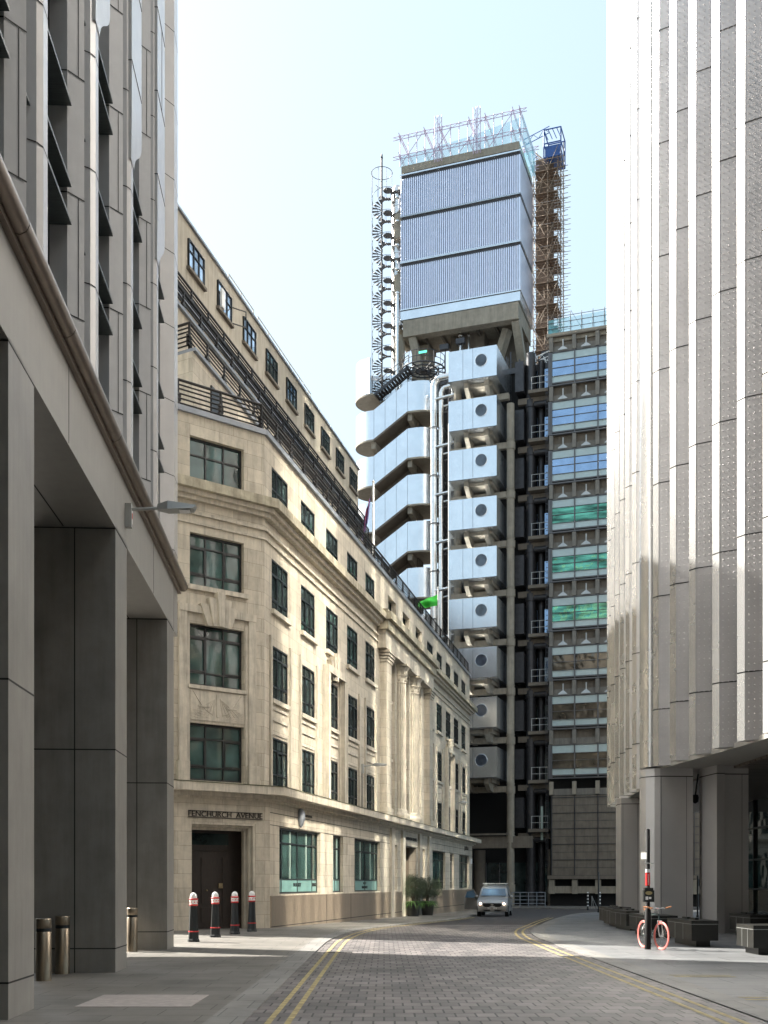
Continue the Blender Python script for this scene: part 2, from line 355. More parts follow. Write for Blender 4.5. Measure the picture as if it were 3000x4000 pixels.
rp = poly_sheet([p for p in off(RKs, .42)] + [(60, 87), (60, -20)], 0); struct('pavement', rp, M['paving_blue'])
fp = poly_sheet([(-60, 92.2), (9, 90.4), (16, 88.5), (22, 88.8), (60, 92), (60, 135), (-60, 135)], 0); struct('pavement', fp, M['paving'])
kb = MB()
for line, s_ in ((LKs, -1), (RKs, 1)):
    ribbon(line, 0, .45 * s_, .004, kb); a = line
    for i in range(len(a) - 1): kb.quad((a[i][0], a[i][1], gz(a[i][1]) + .004), (a[i + 1][0], a[i + 1][1], gz(a[i + 1][1]) + .004), (a[i + 1][0], a[i + 1][1], gz(a[i + 1][1]) - .2), (a[i][0], a[i][1], gz(a[i][1]) - .2))
struct('kerb', kb, M['kerb'])
yl = MB()
for line, s_, y0, y1 in ((LKs, 1, -20, 62), (RKs, -1, -20, 60)):
    d = dense(cut(line, y0, y1), 2)
    ribbon(d, .24 * s_, .315 * s_, -.011, yl); ribbon(d, .47 * s_, .545 * s_, -.011, yl)
for y in (19.2, 15.4): 
    yl.quad((4.95, y, .006), (6.0, y - .05, .006), (6.0, y + .05, .006), (4.95, y + .1, .006)); yl.quad((4.95, y + .3, .006), (6.0, y + .25, .006), (6.0, y + .35, .006), (4.95, y + .4, .006))
struct('road_markings', yl, M['yellow'])

cv = MB(); cv.box(-4.0, -2.5, 14.55, 16.1, -.03, .006)
cvo = tag(cv.build('access_cover', M['cover']), 'pale metal access cover set flush in the left pavement', 'manhole cover')
dr = MB(); dr.box(-1.35, -.75, 26.2, 26.55, -.1, -.009)
for i in range(8): dr.box(-1.32 + i * .07, -1.28 + i * .07, 26.22, 26.53, -.011, -.005)
tag(dr.build('drain_grate', M['black']), 'dark drain grate in the setts by the left yellow lines', 'drain')
dr = MB(); dr.box(3.9, 4.4, 24.6, 24.95, -.1, -.009)
for i in range(7): dr.box(3.93 + i * .07, 3.97 + i * .07, 24.62, 24.93, -.011, -.005)
tag(dr.build('drain_grate', M['black']), 'dark drain grate in the sunlit setts by the right yellow lines', 'drain')

# ------------------------------------------------------------------ left office building
def left_building():
    F = FR(-4.396, 13.18, -.059, .998)
    t = thing('office_building', 'grey stone clad office block on square street piers with dark sun blades above', 'building', F)
    # piers
    for s0, s1 in ((-21.2, -20), (-14.2, -13), (-7.2, -6), (0, 1.2), (7.0, 8.2), (13.95, 15.2)):
        pr = MB(); pr.box(s0, s1, 0, 1.44, -.1, 8.0)
        po = pr.build('pier', M['pier'], t, F)
        j = MB()
        for z in (.42, 3.98) if s0 < 10 else (.42, 4.0): j.box(s0 - .003, s1 + .003, -.003, 1.443, z, z + .022)
        j.box(s0 - .003, s0 + .3, .71, .73, 0, 7.95)
        j.box(s0 - .003, s1 + .003, -.003, 1.443, 7.94, 7.96)
        j.build('joint', M['joint'], po, F)
    b = MB(); b.box(-36, 15.95, 0, 2.2, 7.97, 9.25); b.build('fascia', M['panel'], t, F)
    j = MB()
    for s0 in (-4.5, 3.2, 11.7, 15.2): j.box(s0, s0 + .02, -.003, .1, 8.0, 9.2)
    for s0 in (1.2, 8.2): j.box(s0, s0 + 5.75, .9, .92, 7.962, 7.975)
    j.build('joint', M['joint'], t, F)
    l = MB()
    for a, c in zip([-36, -8, 0, 2.5, 6.2, 9.9, 13.2], [-8, 0, 2.5, 6.2, 9.9, 13.2, 16.2]): l.tube((a, -.12, 9.32), (c - .02, -.12, 9.32), .13, 10)
    l.box(-36, 16.15, -.08, .1, 9.12, 9.2)
    l.build('ledge', M['bronze'], t, F)
    s = MB(); s.box(-36, 15.95, 2.2, 14, 7.99, 9.2); s.build('soffit', M['panel'], t, F)
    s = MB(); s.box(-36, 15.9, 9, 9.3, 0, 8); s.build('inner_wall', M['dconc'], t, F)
    g_ = MB(); g_.box(-30, 15.5, 8.9, 8.99, .3, 6); g_.build('window', M['glass'], t, F)
    c = MB(); c.box(-36, 15.7, 1.0, 16, 9.25, 46); c.build('wall', M['panel'], t, F)
    # facade modules: profile (s, d) ; d = depth inward
    s_ref = 4.4 - 3.5 * 3
    mods = [s_ref + 3.5 * i for i in range(-3, 6)]
    mods = [q for q in mods if q < 14.5]
    for k, s0 in enumerate(mods):
        low = s0 > -9
        pts = [(s0 - .24, 1.02), (s0 - .24, .23), (s0, 0.02), (s0, .40), (s0 + .6, .40), (s0 + .6, .17), (s0 + .66, .06), (s0 + .76, 0.0), (s0 + 1.0, 0), (s0 + 1.04, .04), (s0 + 1.04, 1.02)]
        pm = MB(); jm = MB(); ztop = 46 if s0 > -12 else 46
        o1 = MB()
        def prof(z0, z1, dd=0):
            return [(p[0] + (0 if dd == 0 else 0), p[1] - dd) for p in pts]
        pm.prism(pts, 9.4, ztop)
        # joints: thin dark bands standing 3 mm proud of each visible face
        for i in range(20):
            z = 10.35 + 1.87 * i
            if z > 45: break
            for (a, b_) in ((1, 2), (0, 1), (6, 7), (7, 8), (5, 6)):
                p, q = pts[a], pts[b_]; dx, dy = q[0] - p[0], q[1] - p[1]; l_ = math.hypot(dx, dy); nx, ny = -dy / l_, dx / l_
                # outward = towards street (-d) or towards camera (-s)
                if nx * -1 + ny * -1 < 0: nx, ny = -nx, -ny
                e = .009; zz = z + (.93 if a >= 5 else 0)
                jm.quad((p[0] + nx * e, p[1] + ny * e, zz), (q[0] + nx * e, q[1] + ny * e, zz), (q[0] + nx * e, q[1] + ny * e, zz + .02), (p[0] + nx * e, p[1] + ny * e, zz + .02))
            # vertical seam on alternate panels
            if i % 2 == 0:
                jm.box(s0 - .247, s0 - .23, .5, .515, z, z + 1.87)
                jm.quad((s0 - .09 - .004, .1 - .004, z), (s0 - .08 - .004, .09 - .004, z), (s0 - .08 - .004, .09 - .004, z + 1.87), (s0 - .09 - .004, .1 - .004, z + 1.87))
        po = pm.build('facade_panel', M['facade'], t, F); pw = MB(); pw.quad((s0 + .663, .057, 9.4), (s0 + .763, -.006, 9.4), (s0 + .763, -.006, ztop), (s0 + .663, .057, ztop)); pw.quad((s0 + .763, -.006, 9.4), (s0 + 1.0, -.006, 9.4), (s0 + 1.0, -.006, ztop), (s0 + .763, -.006, ztop)); pw.build('pilaster_face', M['pilaster'], po, F); jm.build('joint', M['joint'], po, F)
        gm = MB(); gm.box(s0 + 1.04, s0 + 3.26, .86, .9, 9.4, 46); gm.box(s0 + .003, s0 + .597, .38, .395, 9.4, 46)
        gm.build('window', M['glass'], t, F)
        # flared head of the pilaster
        if s0 > -4:
            fl = MB(); x0 = s0 + .70; prv = None
            N_ = 16; zs = [15.6 + 1.0 * i / N_ for i in range(N_ + 1)]; ws = [1.06 + 0.85 * (1 - math.cos(math.pi * (i / N_))) / 2 for i in range(N_ + 1)]
            for i in range(N_):
                a0, a1 = s0 + ws[i], s0 + ws[i + 1]; f0, f1 = -.02 - .01 * i / N_, -.02 - .01 * (i + 1) / N_
                fl.quad((x0, f0, zs[i]), (a0, f0, zs[i]), (a1, f1, zs[i + 1]), (x0, f1, zs[i + 1]))
                fl.quad((a0, f0, zs[i]), (a0, 1, zs[i]), (a1, 1, zs[i + 1]), (a1, f1, zs[i + 1]))
                fl.quad((x0, f0, zs[i]), (x0, f1, zs[i + 1]), (x0, .3, zs[i + 1]), (x0, .3, zs[i]))
            fl.box(x0, s0 + 1.91, -.03, 1.0, 16.6, 46)
            fl.build('flared_pilaster', M['pilaster'], t, F)
            jf = MB()
            for i in range(8):
                z = 17.5 + 1.87 * i; jf.box(x0 - .003, s0 + 1.914, -.038, .2, z, z + .02)
                if i % 2: jf.box(s0 + 1.4, s0 + 1.415, -.036, -.02, z, z + 1.87)
            jf.build('joint', M['joint'], t, F)
        if low:
            for f_ in range(3):
                for q, dz in enumerate((11.72, 12.3, 13.55)):
                    z = dz + 3.7 * f_ 
                    if z > 17.2: continue
                    bl = MB(); zc = z
                    if zc < 17.6: bl.box(s0 + 1.045, s0 + 3.255, .16, .85, zc, zc + .05)
                    if q != 1: bl.box(s0 + .005, s0 + .595, .12, .37, zc, zc + .04)
                    if bl.v: bl.build('sun_blade', M['blade'], t, F)
    e = MB(); e.box(15.7, 15.96, .3, 16, 9.3, 46); e.build('end_wall', M['panel'], t, F)
    e = MB(); e.prism([(14.9, 1.0), (14.9, .3), (15.3, .0), (16.0, 0), (16.2, .15), (16.2, 1.0)], 9.4, 46, smooth=False); pe = e.build('corner_panel', M['pilaster'], t, F)
    j = MB()
    for i in range(20):
        z = 10.0 + 1.87 * i
        for p, q in (((14.9, .3), (15.3, 0)), ((15.3, 0), (16.0, 0)), ((16.0, 0), (16.2, .15))):
            j.quad((p[0], p[1] - .005, z), (q[0], q[1] - .005, z), (q[0], q[1] - .005, z + .02), (p[0], p[1] - .005, z + .02))
    j.build('joint', M['joint'], pe, F)
left_building()

# ------------------------------------------------------------------ stone building
def window(parent, F, x0, x1, z0, z1, d, cols, rows, g_='glass', fw=.055, open_=None, name='window', fmat='black'):
    f = MB(); w_, h_ = x1 - x0, z1 - z0
    f.box(x0, x0 + fw, d - .05, d + .05, z0, z1); f.box(x1 - fw, x1, d - .05, d + .05, z0, z1)
    f.box(x0 + fw, x1 - fw, d - .05, d + .05, z0, z0 + fw); f.box(x0 + fw, x1 - fw, d - .05, d + .05, z1 - fw, z1)
    for c in cols: f.box(x0 + w_ * c - fw * .4, x0 + w_ * c + fw * .4, d - .045, d + .045, z0 + fw, z1 - fw)
    for r in rows: f.box(x0 + fw, x1 - fw, d - .04, d + .04, z0 + h_ * r - fw * .4, z0 + h_ * r + fw * .4)
    if open_:                                     # heavier casement frames in the middle row
        for a, b in open_:
            u0, u1 = x0 + w_ * a + fw * .4, x0 + w_ * b - fw * .4; v0, v1 = z0 + h_ * rows[0] + fw * .4, z0 + h_ * rows[-1] - fw * .4
            f.box(u0, u0 + .05, d - .06, d - .03, v0, v1); f.box(u1 - .05, u1, d - .06, d - .03, v0, v1); f.box(u0, u1, d - .059, d - .031, v0, v0 + .05); f.box(u0, u1, d - .059, d - .031, v1 - .05, v1)
    wo = f.build(name, M[fmat], parent, F)
    p = MB(); p.box(x0 + fw * .5, x1 - fw * .5, d, d + .012, z0 + fw * .5, z1 - fw * .5); p.build('pane', M[g_], wo, F)
    return wo
def stone_building():
    C = (-4.28, 40.3); F = FR(*C, .225, .974); K = FR(C[0] - 4.15 * .781, C[1] - 4.15 * .625, .781, .625)
    LEN = 48.6
    t = thing('stone_building', 'cream stone office building with black framed windows, a columned middle and stepped roof terraces', 'building', F)
    W4 = [0.8, 4.4, 8.0, 11.5, 15.0]; W5 = [31.0, 34.3, 37.8, 41.2, 44.6]; ww = 1.92
    # ---- ground floor
    gops = [(1.1, 6.5, 1.2, 3.67), (8.4, 10.1, 1.2, 3.67), (12.1, 17.3, 1.2, 3.67), (20.3, 21.4, 1.2, 3.67), (23.4, 26.6, -.6, 3.67), (28.2, 29.3, 1.2, 3.67), (31.8, 36.5, 1.2, 3.67), (38.4, 40.0, 1.2, 3.67), (42.3, 47.0, 1.2, 3.67)]
    m = MB(); m.wall(0, LEN, -1.2, 4.7, -.2, gops, .45); m.quad((LEN, -.2, -1.2), (LEN, 14, -1.2), (LEN, 14, 4.7), (LEN, -.2, 4.7)); m.build('ground_floor_wall', M['portland'], t, F)
    pl = MB()
    for a, b in ((0, 23.35), (26.65, LEN)): pl.box(a, b, -.26, -.201, -1.2, 1.14)
    pl.build('plinth', M['plinth'], t, F)
    j = MB()
    for z in (3.68, 4.12): 
        for a, b in ((0, 19.6), (22.6, 27.2), (30, LEN)): j.box(a, b, -.206, -.199, z, z + .025)
    for x in (7.2, 11.2): j.box(x, x + .02, -.266, -.25, -.4, 1.14)
    for a, b in ((0, 23.35), (26.65, LEN)): j.box(a, b, -.264, -.25, .02, .05)
    j.build('joint', M['joint'], t, F)
    for a in (19.5, 22.3, 27.1, 30.1): pil = MB(); pil.box(a, a + .7, -.32, -.2, -1, 4.5); pil.build('pilaster', M['trim'], t, F)
    for i, (a, b, c, d) in enumerate(gops):
        if i == 4: continue
        big = b - a > 3
        wo = window(t, F, a, b, c, d, .0, [.13, .5, .87] if big else [.5], [.22, .77] if i not in (3, 5) else [.33, .66], 'glass_teal', fw=.07)
        if i in (0, 1, 2):
            fr = MB(); fr.box(a + .05, b - .05, -.03, -.015, c + .07, c + .53)
            fo = fr.build('frosted_band', M['frost'], wo, F)
            if i == 0:
                text('PROPERTY', .2, 'window_lettering', M['black'], wo, F @ T((a + b) / 2, -.035, c + .33), width=1.0); text('ENERGY', .2, 'window_lettering', M['black'], wo, F @ T(b - .38, -.035, c + .33), width=.55); text('A.A.', .2, 'window_lettering', M['black'], wo, F @ T(a + .33, -.035, c + .33))
            if i == 2:
                text('FLEET', .17, 'window_lettering', M['black'], wo, F @ T((a + b) / 2, -.035, c + .4), width=.6); text('INSURANCE', .17, 'window_lettering', M['black'], wo, F @ T((a + b) / 2, -.035, c + .2), width=1.1)
            # blinds / mullion glimpses inside
            for q in (.33, .72): cu = MB(); cu.box(a + (b - a) * q, a + (b - a) * q + .09, -.03, -.01, c + .56, d - .1); cu.build('blind', M['curtain'], wo, F)
    # lobby door in the middle
    dm = MB(); dm.box(23.4, 26.6, 1.3, 1.36, -1, 3.67); dr_ = dm.build('door', M['door'], t, F)
    h = MB(); h.box(24.95, 25.0, 1.24, 1.3, .6, 1.8); h.build('handle', M['brass'], dr_, F)
    h = MB()
    for x in (23.5, 24.5, 25.5): h.box(x, x + .8, 1.27, 1.301, .2, 3.2)
    h.build('panel', M['door'], dr_, F)
    lb_ = MB(); lb_.box(23.2, 23.4, .251, 1.4, -1, 3.67); lb_.box(26.6, 26.8, .251, 1.4, -1, 3.67); lb_.box(23.2, 26.8, .251, 1.4, 3.671, 3.9); lb_.build('door_recess', M['plinth'], t, F)
    text('LONDON HOUSE', .26, 'lettering', M['rail'], t, F @ T(25.0, -.23, 4.12), width=3.2)
    text('JUSTA', .4, 'lettering', M['rail'], t, F @ T(45.6, -.23, 4.2), width=1.9)
    o = MB(); o.lathe([(.02, 0), (.28, .05), (.3, .25), (.22, .5), (.06, .6)], n=12); og = MB()
    og.box(3.55, 4.0, -.3, -.205, 4.05, 4.35); og.lathe([(.02, 3.75), (.09, 3.85), (.16, 4.1), (.17, 4.3), (.1, 4.46), (.02, 4.5)], 3.5, -.28, 10); og.build('crest', M['lead'], t, F)
    text('CHAMBERS', .14, 'lettering', M['rail'], t, F @ T(4.6, -.23, 4.25), width=1.1)
    lamp = None
    # ---- cornice 1 (both faces)
    def course(z0, z1, pr, mt, name='cornice', xa=0, xb=LEN, ch=True, par=t):
        c_ = MB(); 
        off_ = pr * .47      # mitre with the chamfered corner
        if ch:
            # world-space polygon: chamfer far left -> corner -> end
            a = K @ Vector((-2.0, -pr, 0)); b_ = F @ Vector((-off_ * .35, -pr, 0)); e = F @ Vector((xb + pr * .9, -pr, 0)); e2 = F @ Vector((xb + pr * .9, .6, 0)); c2 = F @ Vector((.3, .6, 0)); a2 = K @ Vector((-2.0, .6, 0))
            c_.prism([(p.x, p.y) for p in (a, b_, e, e2, c2, a2)], z0, z1); return c_.build(name, M[mt], par, I4)
        c_.box(xa, xb, -pr, .3, z0, z1); return c_.build(name, M[mt], par, F)
    course(4.72, 5.0, .82, 'trim'); course(5.0, 5.03, .84, 'moss', 'mossy_capping'); course(4.58, 4.72, .45, 'trim'); course(4.5, 4.58, .3, 'trim')
    course(14.95, 15.27, .56, 'weathered'); course(14.8, 14.95, .36, 'trim'); course(14.66, 14.8, .2, 'trim')
    course(13.88, 13.95, .07, 'trim', 'string_course'); course(14.2, 14.3, .1, 'trim', 'string_course')
    course(17.62, 17.8, .12, 'lead', 'parapet_capping')
    cc = MB(); cc.box(17.2, 31.0, -.8, -.565, 14.98, 15.36); cc.box(17.4, 30.8, -.564, -.1, 15.28, 15.55); cc.box(17.3, 30.9, -.62, -.05, 14.5, 14.94); cc.build('cornice', M['weathered'], t, F)
    en = MB(); en.box(17.5, 30.9, -.45, -.003, 13.6, 14.5); en.build('frieze', M['trim'], t, F)
    # ---- upper walls
    ops = []
    for x in W4 + W5:
        ops += [(x, x + ww, 5.15, 6.95), (x, x + ww, 8.35, 10.3), (x, x + ww, 11.6, 13.45), (x, x + ww, 15.3, 16.8)]
    cen = [20.0, 23.7, 27.4]
    for x in cen: ops += [(x, x + 1.7, 5.05, 13.5), (x, x + 1.9, 15.75, 16.9)]
    m = MB(); m.wall(0, LEN, 4.7, 17.65, 0, ops, .32); m.quad((LEN, 0, 4.7), (LEN, 14, 4.7), (LEN, 14, 17.65), (LEN, 0, 17.65)); pass
    m.build('wall', M['portland'], t, F)
    rf = MB(); rf.box(.2, LEN - .05, .2, 14, 17.4, 17.66); rf.build('roof', M['asphalt'], t, F)
    bk = MB(); bk.box(17.9, 31, .32, .36, 5.0, 13.6); bk.build('recess_wall', M['trim'], t, F)
    for x in W4 + W5:
        # spandrels and sills
        for z, cs, rs, op in ((5.15, [.36, .68], [.25, .74], [(.36, .68)]), (8.35, [.36, .68], [.25, .78], [(.68, 1)]), (11.6, [.36, .68], [.2, .72], [(.0, .36), (.68, 1)])):
            z1 = {5.15: 6.95, 8.35: 10.3, 11.6: 13.45}[z]
            window(t, F, x, x + ww, z, z1, .06, cs, rs, random.choice(['glass', 'glass', 'glass_teal']) if z > 11 else 'glass', open_=op)
        window(t, F, x, x + ww, 15.3, 16.8, .06, [.33, .66], [.5], 'glass')
        sl = MB(); sl.box(x - .12, x + ww + .12, -.14, .2, 11.42, 11.59); sl.build('sill', M['trim'], t, F)
        sp = MB(); sp.box(x - .05, x + ww + .05, -.1, .05, 8.18, 8.34); sp.box(x + .02, x + ww - .02, -.05, .05, 7.95, 8.05); sp.box(x + .02, x + ww - .02, -.05, .05, 7.55, 7.66); sp.box(x, x + ww, -.035, .05, 7.05, 7.15)
        sp.build('spandrel_moulding', M['trim'], t, F)
        pj = MB()
        for xx in (x - .28, x + ww + .12): pj.box(xx, xx + .16, -.09, -.001, 5.05, 10.6)
        pj.build('window_surround', M['trim'], t, F)
    for x in (8.0, 37.8):
        k = MB()
        for i, a in enumerate((-.42, -.21, 0, .21, .42)):
            h_ = 11.55 - abs(a) * .9; k.add([(x + .9 + a * .45 - .1, -.3 + abs(a) * .3, 10.35), (x + .9 + a * .45 + .1, -.3 + abs(a) * .3, 10.35), (x + .9 + a * 1.5 + .16, -.34 + abs(a) * .3, h_), (x + .9 + a * 1.5 - .16, -.34 + abs(a) * .3, h_), (x + .9 + a * .45 - .1, 0, 10.35), (x + .9 + a * .45 + .1, 0, 10.35), (x + .9 + a * 1.5 + .16, 0, h_), (x + .9 + a * 1.5 - .16, 0, h_)], [(0, 1, 2, 3), (0, 3, 7, 4), (1, 5, 6, 2), (3, 2, 6, 7), (0, 4, 5, 1)])
        k.build('keystone', M['trim'], t, F)
        q = MB(); q.box(x - .5, x - .2, -.28, -.001, 5.05, 10.55); q.box(x + ww + .2, x + ww + .5, -.28, -.001, 5.05, 10.55); q.box(x - .5, x + ww + .5, -.3, -.001, 10.55, 10.85); q.build('window_surround', M['trim'], t, F)
    # centre bays
    for x in cen:
        for z0, z1 in ((5.1, 7.0), (8.35, 10.2), (11.5, 13.3)): window(t, F, x + .1, x + 1.6, z0, z1, .27, [.36, .68], [.25, .75], 'glass')
        s = MB()
        for z0, z1, p_ in ((7.02, 8.33, 0), (10.22, 11.48, 0)):
            s.box(x + .05, x + 1.65, .18, .3, z0, z1); s.box(x + .05, x + 1.65, .1, .18, z1 - .14, z1); s.box(x + .15, x + 1.55, .13, .18, z0 + .35, z0 + .48); s.box(x + .15, x + 1.55, .13, .18, z0 + .7, z0 + .8)
        s.build('spandrel_moulding', M['trim'], t, F); window(t, F, x, x + 1.9, 15.75, 16.9, .3, [.5], [.5], 'glass')
    rl = MB()
    for i in range(26):
        a = random.uniform(0, 6.28); rl.lathe([(.01, 0), (.1, .05), (.1, .12), (.01, .18)], 24.55 + .35 * math.cos(a) * random.random(), .12, 6) if False else rl.box(24.2 + random.random() * .7, 24.32 + random.random() * .7, .05, .17, 7.2 + i * .1, 7.32 + i * .1)
    rl.build('carved_relief', M['trim'], t, F)
    for x0, x1 in ((18.1, 19.3), (30.0, 31.0)):
        p = MB(); p.box(x0, x1, -.35, -.001, 5.03, 13.0); p.box(x0 - .08, x1 + .08, -.43, 0, 5.03, 5.5)
        for i in range(4): p.box(x0 - .05 - i * .05, x1 + .05 + i * .05, -.4 - i * .05, 0, 13.0 + i * .15, 13.12 + i * .15)
        p.box(x0, x1, -.36, -.002, 13.0, 13.6)
        p.build('pilaster', M['portland'], t, F)
    for xc in (22.65, 26.35):
        c = MB(); n_ = 20; pts = []
        for i in range(n_ * 2):
            a = 2 * math.pi * i / (n_ * 2); r = .47 if i % 2 == 0 else .415; pts.append((xc + r * math.cos(a), .06 + r * math.sin(a)))
        c.prism(pts, 5.7, 12.6)
        c.lathe([(.62, 5.03), (.62, 5.25), (.66, 5.32), (.6, 5.45), (.52, 5.5), (.56, 5.6), (.48, 5.7)], xc, .06, 20)
        c.box(xc - .66, xc + .66, -.6, .3, 5.03, 5.15)
        c.lathe([(.47, 12.6), (.5, 12.66), (.46, 12.7), (.48, 12.9), (.6, 13.05), (.5, 13.1), (.55, 13.3), (.68, 13.5)], xc, .06, 14, False); c.box(xc - .7, xc + .7, -.62, .3, 13.5, 13.6)
        for i in range(14):
            a = 2 * math.pi * i / 14; c.box(xc + .5 * math.cos(a) - .05, xc + .5 * math.cos(a) + .05, 0.06 + .5 * math.sin(a) - .05, .06 + .5 * math.sin(a) + .05, 12.75 + .25 * (i % 2), 13.0 + .25 * (i % 2))
        c.build('column', M['trim'], t, F)
    # ---- chamfered corner
    kw = 4.15; kops = [(1.15, 3.3, 5.13, 7.1), (1.15, 3.3, 8.4, 10.5), (1.15, 3.3, 11.8, 13.6), (1.15, 3.3, 15.45, 16.9)]
    m = MB(); m.wall(-2.0, kw, 4.7, 17.65, 0, kops, .32); m.build('corner_wall', M['portland'], t, K)
    m = MB(); m.wall(-2.0, kw + .1, -1, 4.7, -.22, [(1.1, 3.65, -1, 3.7)], 1.1); m.build('corner_ground_wall', M['portland'], t, K)
    for z0, z1, cs, rs, op, gl in ((5.13, 7.1, [.33, .66], [.24, .74], [(0, .33), (.66, 1)], 'glass_teal'), (8.4, 10.5, [.33, .66], [.22, .8], [(0, .33), (.66, 1)], 'glass_teal'), (11.8, 13.6, [.33, .66], [.23, .76], [(0, .33), (.66, 1)], 'glass_teal'), (15.45, 16.9, [.33, .66], [.6], None, 'glass_teal')):
        wo = window(t, K, 1.15, 3.3, z0, z1, .22, cs, rs, gl, fw=.075, open_=op)
    sl = MB(); sl.box(1.02, 3.43, -.13, .2, 11.63, 11.79); sl.build('sill', M['trim'], t, K)
    sl = MB(); sl.box(1.05, 3.4, -.08, .2, 8.26, 8.39); sl.build('sill', M['trim'], t, K)
    # carved panel of two ships
    r = MB(); r.box(1.15, 3.3, -.03, .1, 7.2, 8.22)
    def curve(pts, rr): r.path([(x, -.035, z) for x, z in pts], rr, 5)
    for sx in (1, -1):
        cx = 2.22
        curve([(cx + sx * (.22 + .75 * q), 8.1 - .72 * math.sin(math.pi * (.5 + q / 2)) ** 1 * .9 + .1 * q) for q in [i / 8 for i in range(9)]], .018)
        for n_ in range(5): curve([(cx + sx * (.1 + .16 * n_ * q + .1 * q), 8.0 - (.62 - .03 * n_) * q - .12 * n_ * q * q * .2) for q in [i / 6 for i in range(7)]], .012)
        r.box(cx + sx * .55 - .22, cx + sx * .55 + .22, -.06, -.03, 7.66, 7.72)
        for n_ in range(5): curve([(cx + sx * (.35 + .14 * i), 7.3 + .07 * n_ + .03 * math.sin(i * 1.6 + n_)) for i in range(6)], .009)
    r.box(2.17, 2.27, -.06, -.03, 7.35, 8.15); r.build('carved_relief', M['trim'], t, K)
    q = MB(); q.box(.7, 1.0, -.1, -.001, 5.03, 10.85); q.box(3.45, 3.75, -.1, -.001, 5.03, 10.85); q.box(.7, 3.75, -.12, -.001, 10.85, 11.1); q.box(.62, 1.06, -.18, -.001, 5.03, 5.75); q.box(3.4, 3.85, -.18, -.001, 5.03, 5.75)
    q.box(1.0, 1.12, -.05, -.001, 5.03, 10.7); q.box(3.33, 3.45, -.05, -.001, 5.03, 10.7); q.build('window_surround', M['trim'], t, K)
    k = MB()
    for a in (-.4, -.2, 0, .2, .4):
        h_ = 11.62 - abs(a) * 1.1; x = 2.22; d_ = -.32 + abs(a) * .35
        k.add([(x + a * .9 - .1, d_, 10.45), (x + a * .9 + .1, d_, 10.45), (x + a * 1.5 + .15, d_, h_), (x + a * 1.5 - .15, d_, h_), (x + a * .9 - .1, 0, 10.45), (x + a * .9 + .1, 0, 10.45), (x + a * 1.5 + .15, 0, h_), (x + a * 1.5 - .15, 0, h_)], [(0, 1, 2, 3), (0, 3, 7, 4), (1, 5, 6, 2), (3, 2, 6, 7), (0, 4, 5, 1)])
    k.build('keystone', M['trim'], t, K)
    # door and letters
    st = MB()
    for i in range(3): st.box(1.1 + .0, 3.65 - .0, .0 + i * .15 - .2, .12 + i * .15 - .2, 3.62 - i * .09, 3.7) ; st.box(3.55 - i * .09, 3.65, .0 + i * .15 - .2, .13 + i * .15 - .2, -.2, 3.62 - i * .09)
    st.build('door_surround', M['trim'], t, K)
    d = MB(); d.box(1.1, 3.65, .75, .82, -.2, 3.7); do = d.build('door', M['door'], t, K)
    pn = MB()
    for a in (1.25, 2.0):
        pn.box(a, a + .62, .72, .751, .2, .75); pn.box(a, a + .62, .72, .751, .9, 2.5)
    pn.box(2.85, 3.2, .72, .751, .2, 2.5); pn.box(1.1, 3.3, .7, .751, 2.75, 2.83); pn.build('door_panel', M['door'], do, K)
    pn = MB(); pn.box(1.25, 3.1, .73, .751, 2.95, 3.35); pn.build('fanlight', M['glass'], do, K)
    kp = MB(); kp.box(2.68, 2.84, .68, .72, 1.42, 1.6); kp.build('entry_pad', M['brass'], do, K)
    kp = MB(); kp.tube((2.2, .7, 1.35), (2.2, .66, 1.35), .03, 8); kp.build('handle', M['brass'], do, K)
    text('FENCHURCH  AVENUE', .26, 'street_lettering', M['rail'], t, K @ T(2.42, -.26, 3.96), ext=.012, width=2.95)
    lb = MB(); lb.box(.94, 3.9, -.272, -.25, 4.055, 4.08); lb.box(.94, 3.9, -.272, -.25, 3.84, 3.865); lb.build('lettering_bar', M['rail'], t, K)
    # ---- terraces
    def railing(pts, z0, name='railing', h=.92, fr_=F, st=1.75):
        r_ = MB()
        for a, b in zip(pts, pts[1:]):
            a = Vector((*a, 0)); b = Vector((*b, 0)); L_ = (b - a).length; n_ = max(1, round(L_ / st))
            for z, rr in ((h, .05), (h - .16, .03), (h - .3, .03), (.46, .03), (.3, .03), (.14, .03)):
                r_.tube(a + Vector((0, 0, z0 + z)), b + Vector((0, 0, z0 + z)), rr, 6)
            for i in range(n_ + 1):
                p = a + (b - a) * (i / n_); r_.bar(p + Vector((0, 0, z0)), p + Vector((0, 0, z0 + h)), .07, .07)
                for z in (.14, .28, .42): r_.box(p.x - .16, p.x + .16, p.y - .05, p.y + .05, z0 + z - .045, z0 + z + .045)
                for q_ in (.3, .6): r_.lathe([(.02, 0), (.045, .03), (.02, .06)], p.x, p.y, 6) if False else None
        return r_.build(name, M['rail'], t, fr_)
    kl = F.inverted() @ K @ Vector((-.9, .12, 0)); kc = (0.0, .12)
    railing([(kl.x, kl.y), kc, (LEN, .12)], 17.8)
    def terrace(d, x0, x1, z0, z1, mt='render', left=-7):
        w_ = MB(); w_.box(x0, x1, d, d + .35, z0, z1); w_.box(x0, x1, d + .35, 12, z1 - .2, z1 - .001)
        a = F @ Vector((x0, d, 0)); 
        w_.box(x0 + .001, x0 + .3, d + .3, d + 3, z0, z1)
        return w_.build('terrace_wall', M[mt], t, F)
